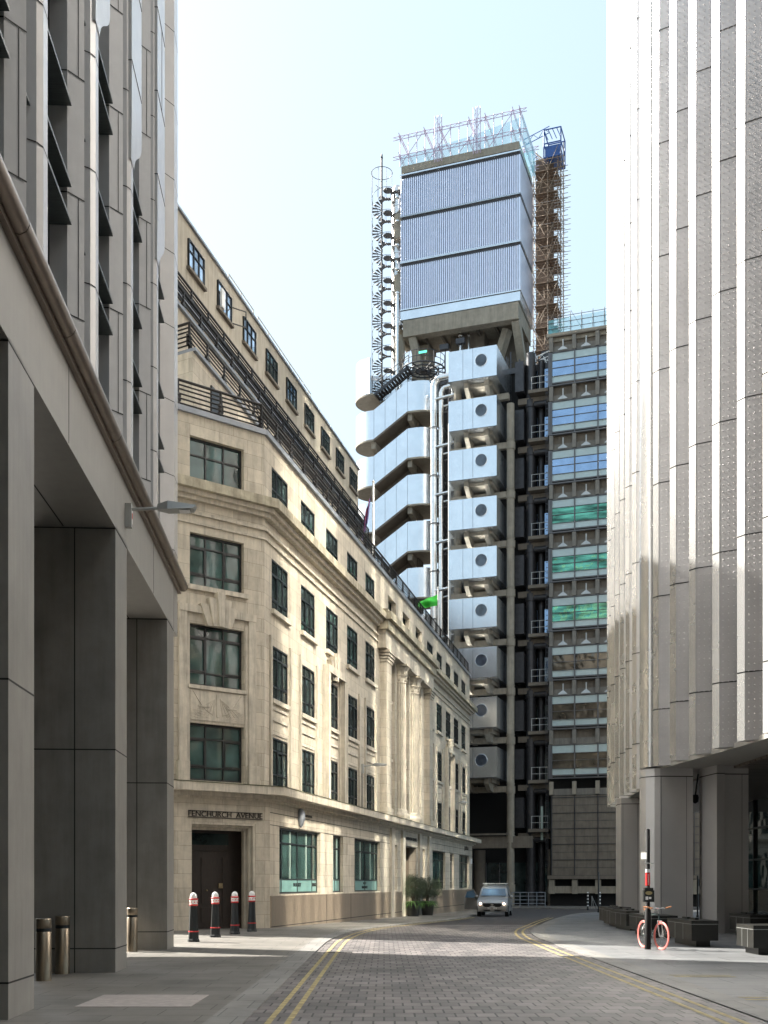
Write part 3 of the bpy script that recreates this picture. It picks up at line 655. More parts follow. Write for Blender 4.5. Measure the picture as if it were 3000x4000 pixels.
    # level B : returns to the left behind the corner, parallel to the cross street
    def level(d, x0, x1, z0, z1, mt, capname=True, dirl=(-1, 0.0)):
        w_ = MB(); a = F @ Vector((x0, d, 0)); e = F @ Vector((x1, d, 0)); e2 = F @ Vector((x1, 13, 0)); l = a + Vector((-6.2, 3.6, 0)); l2 = l + Vector((0, 10, 0))
        P = [(p.x, p.y) for p in (l, a, e, e2, l2)]; w_.prism(P, z0, z1); w_.build('upper_wall', M[mt], t, I4)
        if capname:
            c_ = MB(); g0 = F @ Vector((x0 - .02, d - .12, 0)); g1 = F @ Vector((x1 + .1, d - .12, 0)); l_ = l + Vector((-.05, -.12, 0))
            c_.prism([(p.x, p.y) for p in (l_, g0, g1, F @ Vector((x1 + .1, d + .4, 0)), F @ Vector((x0 + .4, d + .4, 0)), l_ + Vector((0, .5, 0)))], z1, z1 + .12); c_.build('parapet_capping', M['lead'], t, I4)
        return a, e, l
    level(2.3, -1.07, 31.5, 17.6, 20.4, 'portland')
    level(3.8, -1.6, 31.8, 20.3, 23.2, 'render')
    st_ = MB(); st_.box(-1.8, 31.9, 4.2, 4.7, 23.15, 24.15); st_.build('upper_wall', M['render'], t, F); st_ = MB(); st_.box(-1.85, 31.95, 4.12, 4.69, 24.151, 24.26); st_.build('parapet_capping', M['lead'], t, F)
    level(4.7, -2.2, 32.0, 23.1, 28.2, 'render', False)
    ew = MB(); ew.box(32.01, 32.1, 5.0, 12.5, 23.3, 28.1); ew.build('end_wall', M['brick'], t, F); ew = MB(); ew.box(31.81, 31.9, 4.6, 12.5, 17.8, 23.1); ew.build('end_wall', M['brick'], t, F)  # unseen brick sheets added to darken what the pods reflect
    cp = MB(); cp.box(-2.2, 32.1, 4.6, 5.0, 28.2, 28.3); cp.build('roof_capping', M['lead'], t, F)
    Fi = F.inverted()
    def railw(d, x0, x1, z):
        a = F @ Vector((x0, d + .15, 0)); l = Fi @ (a + Vector((-6.2, 3.6, 0))); railing([(l.x, l.y), (x0, d + .15), (x1, d + .15)], z)
    railw(2.3, -1.0, 31.4, 20.52); railw(3.8, -1.5, 31.7, 23.32); railing([(-1.8, 4.25), (31.8, 4.25)], 24.26, h=.85)
    for i in range(9):
        x = 4.15 + 3.2 * i
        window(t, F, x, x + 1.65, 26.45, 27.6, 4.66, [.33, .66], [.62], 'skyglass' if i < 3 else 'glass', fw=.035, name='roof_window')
        s = MB(); s.box(x - .1, x + 1.75, 4.55, 4.7, 26.32, 26.44); s.build('sill', M['dconc'], t, F)
    s = MB(); s.box(7.5, 7.85, 4.5, 4.6, 26.5, 27.3); s.build('white_blind', M['white'], t, F)
    fr_ = MB(); fr_.bar((9.0, 4.6, 26.5), (9.5, 4.15, 26.5), .04, .04); fr_.bar((9.0, 4.6, 27.2), (9.5, 4.15, 27.2), .04, .04); fr_.bar((9.5, 4.15, 26.5), (9.5, 4.15, 27.2), .04, .04); fr_.build('open_casement', M['black'], t, F)
    # terrace door on the corner terrace
    dd = MB(); dd.box(.6, 1.7, 2.24, 2.31, 17.85, 19.9); dd.build('terrace_door', M['black'], t, F)
    # roof guard rail
    rr = MB(); 
    for a, b in ((9.3, 12.6), (13.2, 22.0)):
        rr.tube((a, 4.9, 28.9), (b, 4.9, 28.9), .03, 6); rr.tube((a, 4.9, 28.9), (a, 4.9, 28.3), .03, 6); rr.tube((b, 4.9, 28.9), (b, 4.9, 28.3), .03, 6)
        x = a + 1.6
        while x < b: rr.tube((x, 4.9, 28.9), (x, 4.9, 28.3), .025, 6); x += 1.7
    rr.build('roof_guard_rail', M['lampgrey'], t, F)
    # street name plate at the far end
    sp_ = MB(); sp_.box(47.7, 48.4, -.24, -.21, 3.1, 3.5); sp_.build('street_name_plate', M['white'], t, F)
    return F
SF = stone_building()

# ------------------------------------------------------------------ flags
def flag_pole(tm, d, z0, z1, label, kind):
    p = SF @ Vector((tm, d, 0)); t = thing('flagpole', label, 'flagpole', T(p.x, p.y, z0))
    W = T(p.x, p.y, z0); m = MB(); m.lathe([(.07, 0), (.05, z1 - z0), ], 0, 0, 8); m.lathe([(.02, z1 - z0), (.09, z1 - z0 + .06), (.02, z1 - z0 + .14)], 0, 0, 8); m.build('pole', M['white'], t, W)
    f = MB(); nx, nz = 14, 8; h = z1 - z0
    vs = []
    for i in range(nx + 1):
        for k in range(nz + 1):
            a, b = i / nx, k / nz
            if kind == 'green':
                x = -1.35 * a; z = h - .35 - .55 * a - (1.0 - .55 * a * a) * b * .75; y = .12 * math.sin(a * 9 + b * 2) + .08 * math.sin(b * 7 + a * 3)
            else:
                x = -.12 - .32 * a - .18 * b; z = h - .6 - a * 1.0 - b * 1.5; y = .1 * math.sin(a * 14 + b * 3)
            vs.append((x, y, z))
    f.add(vs, [(i * (nz + 1) + k, (i + 1) * (nz + 1) + k, (i + 1) * (nz + 1) + k + 1, i * (nz + 1) + k + 1) for i in range(nx) for k in range(nz)], True)
    o = f.build('flag', M['flag' if kind == 'green' else 'flag2'], t, W)
    if kind != 'green':
        s = MB(); s.add([(a, b - .03, c) for a, b, c in vs[4 * 9:6 * 9]], [(k, 9 + k, 10 + k, k + 1) for k in range(8)], True); s.add([(a, b - .03, c) for a, b, c in vs[9 * 9:10 * 9 + 9]], [(k, 9 + k, 10 + k, k + 1) for k in range(8)], True)
        s.build('stripe', M['red'], o, W)
flag_pole(19.15, .6, 17.6, 22.6, 'white flagpole with a drooping dark red and blue flag on the stone parapet', 'union')
flag_pole(38.2, .6, 17.2, 21.9, 'white flagpole flying a bright green flag on the stone parapet', 'green')

# ------------------------------------------------------------------ wall street lamps
def wall_lamp(fr_, L_, label):
    t = thing('street_lamp', label, 'street lamp', fr_, 'wall mounted street lamps')
    m = MB(); m.box(-.07, .07, -.12, .0, -.32, .12); m.build('bracket', M['lampgrey'], t, fr_)
    m = MB(); m.tube((0, -.05, 0.02), (0, -L_ * .55, .06), .03, 8); m.build('arm', M['lampgrey'], t, fr_)
    h = MB(); a, b = -L_ * .45, -L_
    h.add([(-.06, a, .02), (.06, a, .02), (.15, a - .2, .0), (-.15, a - .2, .0), (.14, b + .05, .03), (-.14, b + .05, .03), (-.04, a, .12), (.04, a, .12), (.1, a - .2, .17), (-.1, a - .2, .17), (.08, b, .11), (-.08, b, .11)],
          [(0, 1, 2, 3), (3, 2, 4, 5), (6, 9, 8, 7), (9, 11, 10, 8), (0, 6, 7, 1), (1, 7, 8, 2), (2, 8, 10, 4), (0, 3, 9, 6), (3, 5, 11, 9), (4, 10, 11, 5)])
    ho = h.build('lamp_head', M['lampgrey'], t, fr_)
    l = MB(); l.box(-.1, .1, b + .12, b + .32, -.005, .01); l.build('lens', M['white'], ho, fr_)
    return t
LF = FR(-4.396, 13.18, -.059, .998)
lt = wall_lamp(LF @ T(8.05, 0, 8.62), 1.33, 'grey street lamp on the grey pier fascia with a red and white tag')
g_ = MB(); g_.box(-.03, .075, -.126, -.12, -.25, 0.02); tg = g_.build('tag', M['white'], lt, LF @ T(8.05, 0, 8.62)); g_ = MB(); g_.box(-.02, .06, -.13, -.127, -.15, -.05); g_.build('stripe', M['red'], tg, LF @ T(8.05, 0, 8.62))
wall_lamp(SF @ T(14.2, 0, 7.2), 1.25, 'grey street lamp on the stone wall just left of the columns')
wall_lamp(SF @ T(40.6, 0, 7.25), 1.1, 'grey street lamp near the far end of the stone building')
pb = MB(); pb.tube((14.2, -.03, 5.1), (14.2, -.03, 7.0), .02, 6)
tag(pb.build('cable_conduit', M['dmetal'], None, SF), 'thin dark conduit rising to the lamp on the stone wall', 'conduit')

# ------------------------------------------------------------------ high-tech steel tower building beyond
G = FR(9.4, 94, .9455, -.3255)
def steel_building():
    t = thing('steel_office_building', 'stainless steel and concrete tower with porthole pods, ducts and stair towers on the outside', 'building', G)
    P = 4.18
    # main block
    b = MB(); b.box(-6.7, 3.75, 5.6, 40, -1, 46.4); b.box(3.75, 22, 4.0, 40, -1, 47.6); b.build('core_wall', M['void'], t, G)
    # pods
    for k in range(9):
        zt = 46.55 - 4.193 * k; zb = zt - 2.58; dp = 9 if k == 0 else 3.85
        p = MB(); p.box(-4.16, 0, 0, dp, zb, zt); po = p.build('service_pod', M['steel'], t, G)
        j = MB()
        for x in (-2.92, -2.06): j.box(x, x + .025, -.004, 0, zb, zt)
        for i in range(1, int(dp / .62)): j.box(-.001, .004, i * .62, i * .62 + .025, zb, zt)
        j.box(-4.17, .01, -.004, .0, zb, zb + .04); j.build('joint', M['dmetal'], po, G)
        w_ = MB(); n = 28; c = [(math.cos(2 * math.pi * i / n), math.sin(2 * math.pi * i / n)) for i in range(n)]
        w_.add([(-1.33 + .5 * x, -.012, zt - 1.1 + .5 * y) for x, y in c], [tuple(range(n))]); w_.build('porthole', M['port'], po, G)
        rg = MB(); rg.torus((-1.33, -.01, zt - 1.1), (1, 0, 0), (0, 0, 1), .52, .03, 28, 5); rg.build('porthole_rim', M['steel'], po, G)
        c = MB(); c.box(-2.9, -.6, .9, 3.6, zb - .32, zb - .03)
        for x in (-2.95, -1.2):
            c.add([(x, .5, zb - .02), (x + .38, .5, zb - .02), (x + .38, .5, zb - .45), (x, .5, zb - .45), (x, 3.8, zb - .02), (x + .38, 3.8, zb - .02), (x + .38, 3.8, zb - 1.0), (x, 3.8, zb - 1.0), (x, 1.4, zb - 1.0), (x + .38, 1.4, zb - 1.0)],
                  [(0, 1, 2, 3), (3, 2, 9, 8), (8, 9, 6, 7), (4, 7, 6, 5), (0, 3, 8, 7, 4), (1, 5, 6, 9, 2)])
        c.build('concrete_bracket', M['conc'], t, G)
        bm_ = MB(); bm_.box(-4.6, .5, 2.3, 2.75, zb - 1.05, zb - .55); bm_.build('floor_beam', M['conc'], t, G)
    bm_ = MB(); bm_.box(-8, 2.5, 2.2, 2.8, 4.6, 5.6); bm_.box(-8, .5, 1.9, 2.15, 5.7, 5.85); bm_.build('floor_beam', M['dconc'], t, G)
    # big vertical concrete pole and dark ones
    def pole(x, y, r, z1, mt, collar=True, name='column', z0=-1):
        c = MB(); c.lathe([(r, z0), (r, z1)], x, y, 16)
        if collar:
            for k in range(11):
                z = 43.9 - 4.193 * k - 1.1
                if z > 0 and z < z1: c.lathe([(r + .07, z), (r + .07, z + .62)], x, y, 16); c.lathe([(r + .04, z + .8), (r + .04, z + .86)], x, y, 16)
        return c.build(name, M[mt], t, G)
    pole(.63, 2.5, .33, 42.5, 'conc'); pole(-4.1, 2.7, .34, 45.5, 'conc'); pole(1.95, 4.6, .42, 47.5, 'dmetal'); pole(2.75, 5.2, .3, 47, 'dmetal')
    # lift / landing zone between the pods and the glazed front
    for k in range(11):
        z = 43.9 - P * k
        if z < 3: break
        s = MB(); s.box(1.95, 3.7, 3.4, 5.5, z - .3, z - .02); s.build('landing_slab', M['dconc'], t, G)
        r_ = MB()
        for q in (.5, 1.05): r_.tube((2.2, 3.45, z + q), (3.7, 3.45, z + q), .025, 6)
        for x in (2.25, 2.95, 3.65): r_.tube((x, 3.45, z), (x, 3.45, z + 1.05), .03, 6)
        r_.build('landing_rail', M['lampgrey'], t, G)
        g_ = MB(); g_.box(2.35, 3.6, 5.2, 5.24, z, z + 2.4); g_.build('landing_glazing', M['lglass' if k < 7 else 'glass'], t, G)
        d = MB(); d.box(.75, 1.5, 3.7, 5.4, z + .1, z + 2.7); d.build('lift_casing', M['dmetal'], t, G)
        d = MB(); d.tube((2.3, 4.4, z - .9), (3.4, 4.4, z - .9), .28, 12); d.build('duct', M['dmetal'], t, G)
        c = MB(); c.box(.9, 3.7, 4.2, 4.6, z - .85, z - .35); c.build('floor_beam', M['dconc'], t, G)
    ld = MB()
    for x in (3.55, 3.72): ld.box(x, x + .03, 3.05, 3.1, 3, 48)
    for i in range(100): ld.box(3.55, 3.75, 3.06, 3.09, 3.2 + .45 * i, 3.24 + .45 * i)
    ld.build('ladder', M['dmetal'], t, G)
    # glazed front
    bays = [4.05 + 1.95 * i for i in range(8)]
    for k in range(9):
        zt = 46.55 - 4.16 * k; zb = zt - 2.5
        # spandrel above
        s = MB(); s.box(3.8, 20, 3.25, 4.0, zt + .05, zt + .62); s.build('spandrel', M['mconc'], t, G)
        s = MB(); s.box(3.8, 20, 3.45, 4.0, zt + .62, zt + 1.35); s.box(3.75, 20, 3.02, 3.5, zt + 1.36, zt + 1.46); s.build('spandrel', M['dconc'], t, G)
        for x in bays:
            c = MB(); c.box(x - .2, x + .12, 2.98, 3.5, zt + .1, zt + 1.3); c.build('concrete_bracket', M['mconc'], t, G)
            if k < 8:
                v = MB(); xx = x + .97; v.tube((xx, 3.05, zt + .45), (xx, 3.05, zt + 1.05), .06, 8); v.prism([(xx - .06, 3.0), (xx + .06, 3.0), (xx + .06, 3.1), (xx - .06, 3.1)], zt + .38, zt + .46)
                v.add([(xx - .08, 3.0, zt + .45), (xx + .08, 3.0, zt + .45), (xx + .4, 2.85, zt + .16), (xx - .4, 2.85, zt + .16), (xx - .4, 2.85, zt + .1), (xx + .4, 2.85, zt + .1)], [(0, 1, 2, 3), (3, 2, 5, 4), (0, 3, 4), (1, 5, 2)]); v.build('facade_lamp', M['lampgrey'], t, G)
        f = MB(); f.box(3.8, 20, 3.05, 3.2, zb - .1, zb); f.box(3.8, 20, 3.05, 3.2, zt, zt + .06); f.box(3.8, 20, 2.98, 3.25, zb - .32, zb - .22)
        f.build('window_frame', M['lframe'], t, G)
        for i, x in enumerate(bays[:6]):
            fr = MB(); fr.box(x - .05, x + .05, 3.0, 3.2, zb - .3, zt)
            for q in (.21, .49, .735): fr.box(x + .05, x + 1.9, 3.04, 3.14, zb + 2.5 * q - .02, zb + 2.5 * q + .02)
            wo = fr.build('window', M['lframe'], t, G)
            for q0, q1 in ((zb + .02, zb + .52), (zb + 1.86, zt - .02)): p = MB(); p.box(x + .05, x + 1.9, 3.12, 3.14, q0, q1); p.build('translucent_pane', M['lfrost'], wo, G)
            p = MB(); p.box(x + .05, x + 1.9, 3.1, 3.12, zb + .55, zb + 1.81); p.build('clear_pane', M['lglass' if k < 3 else 'ggreen' if k < 6 else 'gbrown'], wo, G)  # pane tint changes by floor to paint in the reflections
        e = MB(); e.box(3.78, 3.98, 3.0, 3.4, zb - .3, zt + .05); e.build('edge_post', M['lframe'], t, G)
    # lower panelled wall, its shade painted in with the darkened concrete
    wb, wt_ = 2.25, 9.0
    s = MB(); s.box(3.8, 20, 3.25, 4, wt_ + .05, wt_ + .6); s.build('spandrel', M['mconc'], t, G)
    for x in bays:
        c = MB(); c.box(x - .2, x + .12, 3.0, 3.4, wt_ + .1, wt_ + 1.2); c.build('concrete_bracket', M['conc'], t, G)
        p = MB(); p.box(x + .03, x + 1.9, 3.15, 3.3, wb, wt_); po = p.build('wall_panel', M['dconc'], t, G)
        j = MB(); j.box(x - .05, x + .03, 3.08, 3.2, wb, wt_)
        for q in range(6): j.box(x + .03, x + 1.9, 3.11, 3.16, wb + 1.32 * q - .03, wb + 1.32 * q + .03)
        for q in range(5): j.box(x + .03, x + 1.9, 3.135, 3.151, wb + 1.32 * q + .64, wb + 1.32 * q + .67)
        j.build('joint', M['dmetal'], po, G)
    s = MB(); s.box(3.7, 20, 3.0, 3.9, 1.95, 2.25); s.build('floor_beam', M['dconc'], t, G); s = MB(); s.box(3.7, 20, 3.3, 3.9, .75, 1.35); s.build('floor_beam', M['conc'], t, G)
    for x in bays:
        c = MB(); c.box(x - .25, x + .2, 3.15, 3.6, .7, 1.9); c.build('concrete_bracket', M['conc'], t, G)
    # dark ground floor with columns
    for x in (-5.5, -2.6, 3.9, 8.0, 12.0): pole(x, 4.6, .5, 4.5, 'dconc', False)
    g_ = MB(); g_.box(-6, 3.5, 5.2, 5.24, 0, 3.4); g_.build('window', M['glass'], t, G)
    m_ = MB()
    for i in range(8): m_.box(-5.8 + i * 1.2, -5.72 + i * 1.2, 5.12, 5.2, 0, 3.4)
    m_.build('window_frame', M['lframe'], t, G)
    d = MB(); d.tube((-9, 3.2, 8.8), (-3.5, 3.2, 8.8), .48, 16)
    for i in range(6): d.tube((-8 + i * .8, 3.2, 8.8), (-7.92 + i * .8, 3.2, 8.8), .52, 16)
    d.build('duct', M['dmetal'], t, G)
    ls = MB(); ls.box(2.95, 3.15, 3.9, 3.95, 5.3, 8.2); ls.build('pale_panel', M['curtain'], t, G)  # plain pale strip in the curtain material
    # parapet, netting over the glazed front
    s = MB(); s.box(3.6, 20, 3.1, 4.2, 48.0, 48.25); s.box(3.7, 20, 3.3, 4.0, 47.6, 48.0); s.build('parapet', M['conc'], t, G)
    # plant tower box
    bx0, bx1, by0, by1 = -10.6, .6, 6.55, 12.15
    for z0, z1 in ((54.35, 58.3), (58.75, 62.55), (62.95, 66.35)):
        m = MB(); x = bx0
        n = 56; st = (bx1 - bx0 - .16) / n
        m.box(bx0, bx1, by0 + .16, by1, z0, z1); m.box(bx1 - .16, bx1, by0, by0 + .159, z0, z1)
        for i in range(n): x = bx0 + i * st; m.prism([(x, by0 + .159), (x + st * .08, by0 + .02), (x + st * .2, by0), (x + st * .52, by0), (x + st * .64, by0 + .02), (x + st * .7, by0 + .159)], z0, z1 - .02)
        co = m.build('ribbed_cladding', M['corr'], t, G)
        m = MB()
        for i in range(n): x = bx0 + i * st; m.box(x + st * .72, x + st * .98, by0 + .12, by0 + .158, z0 + .01, z1 - .03)  # darker strips put the shade between the ribs into colour
        m.build('rib_shade', M['rib_shade'], co, G)
        m = MB(); m.box(bx0 + .1, bx1 - .08, by0 + .12, by1 - .1, z1, z1 + .45); m.build('joint', M['dmetal'], t, G)
        m = MB(); m.box(bx0 - .03, bx1 + .03, by0 - .05, by1, z1 + .28, z1 + .4); m.box(bx0 - .03, bx1 + .03, by0 - .05, by1, z0 - .1, z0 - .005); m.build('sill', M['steel'], t, G)
    m = MB(); m.box(bx0 - .02, bx1 - .02, by0 + .05, by1, 53.4, 54.2); m.build('cladding', M['steel'], t, G)
    m = MB(); m.box(bx0 + .2, bx1 - .2, by0 + .1, by0 + 1.0, 51.85, 53.35); m.box(bx0 + .2, bx0 + .9, by0 + 1.0, by1, 51.85, 53.35); m.box(bx1 - .9, bx1 - .2, by0 + 1.0, by1, 51.85, 53.35); m.box(bx0 + .9, bx1 - .9, by0 + 1, by1, 52.6, 53.35); m.build('transfer_beam', M['conc'], t, G)
    m = MB()
    for i in range(6): m.box(bx0 + 1.6 + i * 1.7, bx0 + 1.8 + i * 1.7, by0 + 1, by1, 52.2, 52.59)
    m.build('transfer_beam', M['dconc'], t, G)
    m = MB(); m.box(bx0 + .1, bx1 - .1, by0 - .02, by1, 66.85, 67.5); m.build('parapet', M['conc'], t, G)
    for p, q in (((bx1 - .5, by0 + .5, 51.9), (.3, 11.6, 46.2)), ((-3.2, 9.5, 46.4), (-1, 8.5, 51.9)), ((-8.6, 8.2, 46.4), (-9.6, 7.2, 51.9))):
        m = MB(); m.bar(p, q, .7, .7); m.build('raking_strut', M['conc'], t, G)
    m = MB(); m.box(-10.2, -8.6, 8.8, 11, 46, 51.9); m.build('tower_wall', M['conc'], t, G)
    m = MB(); m.box(-6.6, -3.4, 9.5, 12, 46, 52.6); m.box(-3.4, .3, 11.2, 12, 46.4, 52.6); m.build('tower_wall', M['dconc'], t, G)
    m = MB(); m.box(2.2, 3.8, 8, 10, 46.4, 49.2); m.box(-6.7, 3.7, 5.4, 8.5, 46.4, 46.9); m.build('roof_plant', M['dmetal'], t, G)
    # roof clutter on the walkway above the pods
    for i in range(34):
        m = MB(); x = -7 + 10.5 * random.random(); y = 5.6 + 3 * random.random(); z = 46.6
        a = random.random()
        if a < .5: m.tube((x, y, z), (x, y, z + 1 + 2 * random.random()), .04 + .05 * random.random(), 6)
        else: m.tube((x, y, z + .3), (x + 1.5, y, z + .6 + a), .04, 6)
        m.build('roof_pipework', M['dmetal'], t, G)
    for x, z in ((-6.1, 49.6), (-4.6, 49.9)):
        m = MB(); m.box(x - .45, x + .35, 5.5, 5.9, z, z + .45); m.tube((x, 5.8, z), (x, 5.8, 46.8), .05, 6); m.build('floodlight', M['dmetal'], t, G)
    # vertical ducts
    for pts, r in (([(-6.35, 3.0, 0), (-6.35, 3.0, 45.2), (-6.2, 3.0, 45.6), (-5.9, 3.0, 45.85), (-4.2, 3.0, 45.95)], .3), ([(-5.72, 3.1, 0), (-5.72, 3.1, 44.6), (-5.5, 3.1, 45.0), (-4.2, 3.1, 45.2)], .22)):
        m = MB(); m.path(pts, r, 16)
        for i in range(26): m.tube((pts[0][0], pts[0][1], 3 + i * 1.6), (pts[0][0], pts[0][1], 3.05 + i * 1.6), r + .025, 16)
        m.build('service_duct', M['pipe'], t, G)
    for x, y, z0, z1, r in ((-4.75, 2.4, 0, 41.5, .13), (-5.15, 3.6, 0, 46, .07), (-4.5, 3.4, 0, 46, .05), (-5.0, 4.6, 0, 46, .22)):
        m = MB(); m.tube((x, y, z0), (x, y, z1), r, 10); m.build('service_pipe', M['lampgrey'] if r > .1 else M['dmetal'], t, G)
    for k in range(9):
        z = 44.2 - 4.193 * k; m = MB()
        m.tube((-6.2, 2.9, z - .2), (-4.1, 2.9, z + .05), .14, 10); m.tube((-5.7, 3.3, z - .75), (-4.1, 3.3, z - .5), .11, 10); m.build('branch_pipe', M['pipe'], t, G)
        m = MB(); m.box(-6.6, -3.9, 4.2, 4.3, z - .9, z - .8)
        for i in range(5):
            m.tube((-5.9 + .4 * i, 2.9, z + 1.6), (-5.6 + .4 * i, 4.2, z + .6 + .2 * (i % 2)), .04, 5)
            m.tube((-5.4, 3.4 + .2 * i, z + .2 * i - 1), (-4.4, 3.4, z + .2 * i), .03, 5)
        m.torus((-6.3, 3.0, z + 1.5), (1, 0, 0), (0, 1, 0), .42, .04, 14, 5); m.build('pipe_bracket', M['dmetal'], t, G)
    # spiral stair and tall ducts at the left of the plant box
    sx, sy = -12.57, 7.0
    s = MB(); s.tube((sx, sy, 46), (sx, sy, 69.3), .09, 8); s.lathe([(.05, 68.9), (.12, 69), (.05, 69.4)], sx, sy, 8); so = s.build('spiral_stair', M['dmetal'], t, G)
    s = MB()
    for i in range(150):
        z = 46.3 + i * 2.09 / 16; a = 2 * math.pi * i / 16; b_ = a + .30
        if z > 66: break
        s.add([(sx, sy, z), (sx + .9 * math.cos(a), sy + .9 * math.sin(a), z), (sx + .9 * math.cos(b_), sy + .9 * math.sin(b_), z), (sx, sy, z + .04), (sx + .9 * math.cos(a), sy + .9 * math.sin(a), z + .04), (sx + .9 * math.cos(b_), sy + .9 * math.sin(b_), z + .04)], [(0, 1, 2), (3, 5, 4), (1, 4, 5, 2), (0, 3, 4, 1), (0, 2, 5, 3)])
    s.build('tread', M['lframe'], so, G)
    s = MB(); prev = None
    for i in range(310):
        z = 46.3 + i * 2.09 / 32; a = 2 * math.pi * i / 32; 
        if z > 66: break
        p = (sx + .93 * math.cos(a), sy + .93 * math.sin(a), z + 1.0)
        if prev: s.tube(prev, p, .02, 4, caps=False)
        if i % 4 == 0: s.tube(p, (p[0], p[1], z), .015, 4, caps=False)
        prev = p
    s.tube((sx - .98, sy, 46), (sx - .98, sy, 66.5), .02, 5)
    for i in range(5):
        a = math.pi * i / 4; s.tube((sx + .98 * math.cos(a), sy - .98 * math.sin(a), 65.5), (sx + .98 * math.cos(a), sy - .98 * math.sin(a), 67.6), .02, 5)
    s.torus((sx, sy, 67.6), (1, 0, 0), (0, 1, 0), .98, .03, 20, 5); s.build('railing', M['dmetal'], so, G)
    for k in range(10):
        z = 47 + 2.09 * k; s = MB(); s.lathe([(.42, z), (.46, z + .06), (.42, z + .1)], sx + .6, sy, 12); s.box(sx + .7, sx + 1.9, sy + .25, sy + .75, z + .02, z + .09); s.build('landing_plate', M['lframe'], so, G)
    for x, y, r, z0, z1 in ((-11.35, 7.9, .55, 46, 66.6), (-10.85, 6.4, .16, 46, 56), (-5.3, 8.2, .24, 46.4, 52.2), (-4.6, 8.4, .14, 46.4, 52.2)):
        m = MB(); m.lathe([(r, z0), (r, z1 - .5), (r * .6, z1)], x, y, 16)
        for i in range(9): m.lathe([(r + .03, z0 + 1 + i * 2.2), (r + .03, z0 + 1.12 + i * 2.2)], x, y, 16)
        m.build('service_duct', M['pipe'], t, G)
    for i in range(3):
        z = 50 + i * 5.6; m = MB(); m.tube((-11.2, 7.6, z + 3), (-10.5, 9, z + 1.8), .42, 14); m.tube((-10.9, 7.2, z), (-10.9, 7.2, z + 2.2), .5, 14); m.build('duct', M['conc'], t, G)
    # metal clad stair tower
    cr, cl, yc, r = -8.4, -12.7, 6.25, 2.0
    def arc(cx, a0, a1, rr=r, n=16): return [(cx + rr * math.cos(a0 + (a1 - a0) * i / n), yc + rr * math.sin(a0 + (a1 - a0) * i / n)) for i in range(n + 1)]
    RA = arc(cr, math.pi / 2, -math.pi / 2); LA = arc(cl, -math.pi / 2, -3 * math.pi / 2)
    xr, xl = -9.17, -12.4; yf = yc - r
    for k in range(11):
        z = 43.9 - P * k; hgt = 2.65; zl = z - 2.09
        if z < 8: break
        c = MB(); c.strip(RA + [(xr, yf)], z, z + hgt, True); c.strip([(p[0] * 1, p[1]) for p in arc(cr, math.pi / 2, -math.pi / 2, r - .08)] + [(xr, yf + .08)], z, z + hgt, True); c.build('curved_cladding', M['steel'], t, G)
        c = MB(); c.quad((xr, yf, z), (xl, yf, zl), (xl, yf, zl + hgt), (xr, yf, z + hgt)); c.quad((xr, yf + .1, z), (xl, yf + .1, zl), (xl, yf + .1, zl + hgt), (xr, yf + .1, z + hgt)); c.quad((xr, yf, z + hgt), (xl, yf, zl + hgt), (xl, yf + .1, zl + hgt), (xr, yf + .1, z + hgt)); co = c.build('stair_cladding', M['steel'], t, G)
        j = MB()
        for q in (0.002, .33, .66, .99): 
            x = xr + (xl - xr) * q; zz = z - 2.09 * q; j.box(x - .012, x + .012, yf - .004, yf + .001, zz, zz + hgt)
        j.build('joint', M['dmetal'], co, G)
        c = MB(); c.strip([(xl, yf)] + LA, zl, zl + hgt + (.0), True); c.strip([(xl, yf + .08)] + arc(cl, -math.pi / 2, -3 * math.pi / 2, r - .08), zl, zl + hgt, True); c.build('curved_cladding', M['steel'], t, G)
        s = MB(); s.prism(arc(cr, math.pi / 2, -math.pi / 2, r + .06) + [(xr, yf - .06), (xr, yc + r)], z - .16, z - .004); s.build('landing_slab', M['conc'], t, G)
        s = MB(); s.prism([(xl, yf - .06)] + arc(cl, -math.pi / 2, -3 * math.pi / 2, r + .06) + [(xl, yc + r)], zl - .16, zl - .004); s.build('landing_slab', M['conc'], t, G)
        s = MB(); s.add([(xr, yf - .06, z - .004), (xl, yf - .06, zl - .004), (xl, yf + 1.7, zl - .004), (xr, yf + 1.7, z - .004), (xr, yf - .06, z - .2), (xl, yf - .06, zl - .2), (xl, yf + 1.7, zl - .2), (xr, yf + 1.7, z - .2)], [(0, 1, 2, 3), (7, 6, 5, 4), (0, 4, 5, 1), (1, 5, 6, 2), (2, 6, 7, 3), (3, 7, 4, 0)]); s.build('stair_flight', M['dconc'], t, G)
        for x, zz in ((xr - .05, z), (xl - .3, zl)):
            s = MB(); s.add([(x, yf + .2, zz - .16), (x + .4, yf + .2, zz - .16), (x + .4, yf + .2, zz - .75), (x, yf + .2, zz - .75), (x, yf + 2.8, zz - .16), (x + .4, yf + 2.8, zz - .16), (x + .4, yf + 2.8, zz - 1.3), (x, yf + 2.8, zz - 1.3)], [(0, 1, 2, 3), (3, 2, 6, 7), (0, 3, 7, 4), (1, 5, 6, 2), (4, 7, 6, 5)]); s.build('concrete_bracket', M['conc'], t, G)
    c = MB(); c.box(-12.3, -8.7, 6.0, 7.6, 0, 46); c.build('stair_core', M['dconc'], t, G)
    z = 43.9 + P; zl = z - 2.09
    s = MB(); s.prism([(xl, yf - .06)] + arc(cl, -math.pi / 2, -3 * math.pi / 2, r + .06) + [(xl, yc + r)], zl - .16, zl - .004); s.build('landing_slab', M['conc'], t, G)
    c = MB(); c.strip([(xl - .4, yf)] + LA, zl, zl + 3.3, True); c.strip([(xl - .4, yf + .1)] + arc(cl, -math.pi / 2, -3 * math.pi / 2, r - .1), zl, zl + 3.3, True); c.build('curved_cladding', M['steel'], t, G)
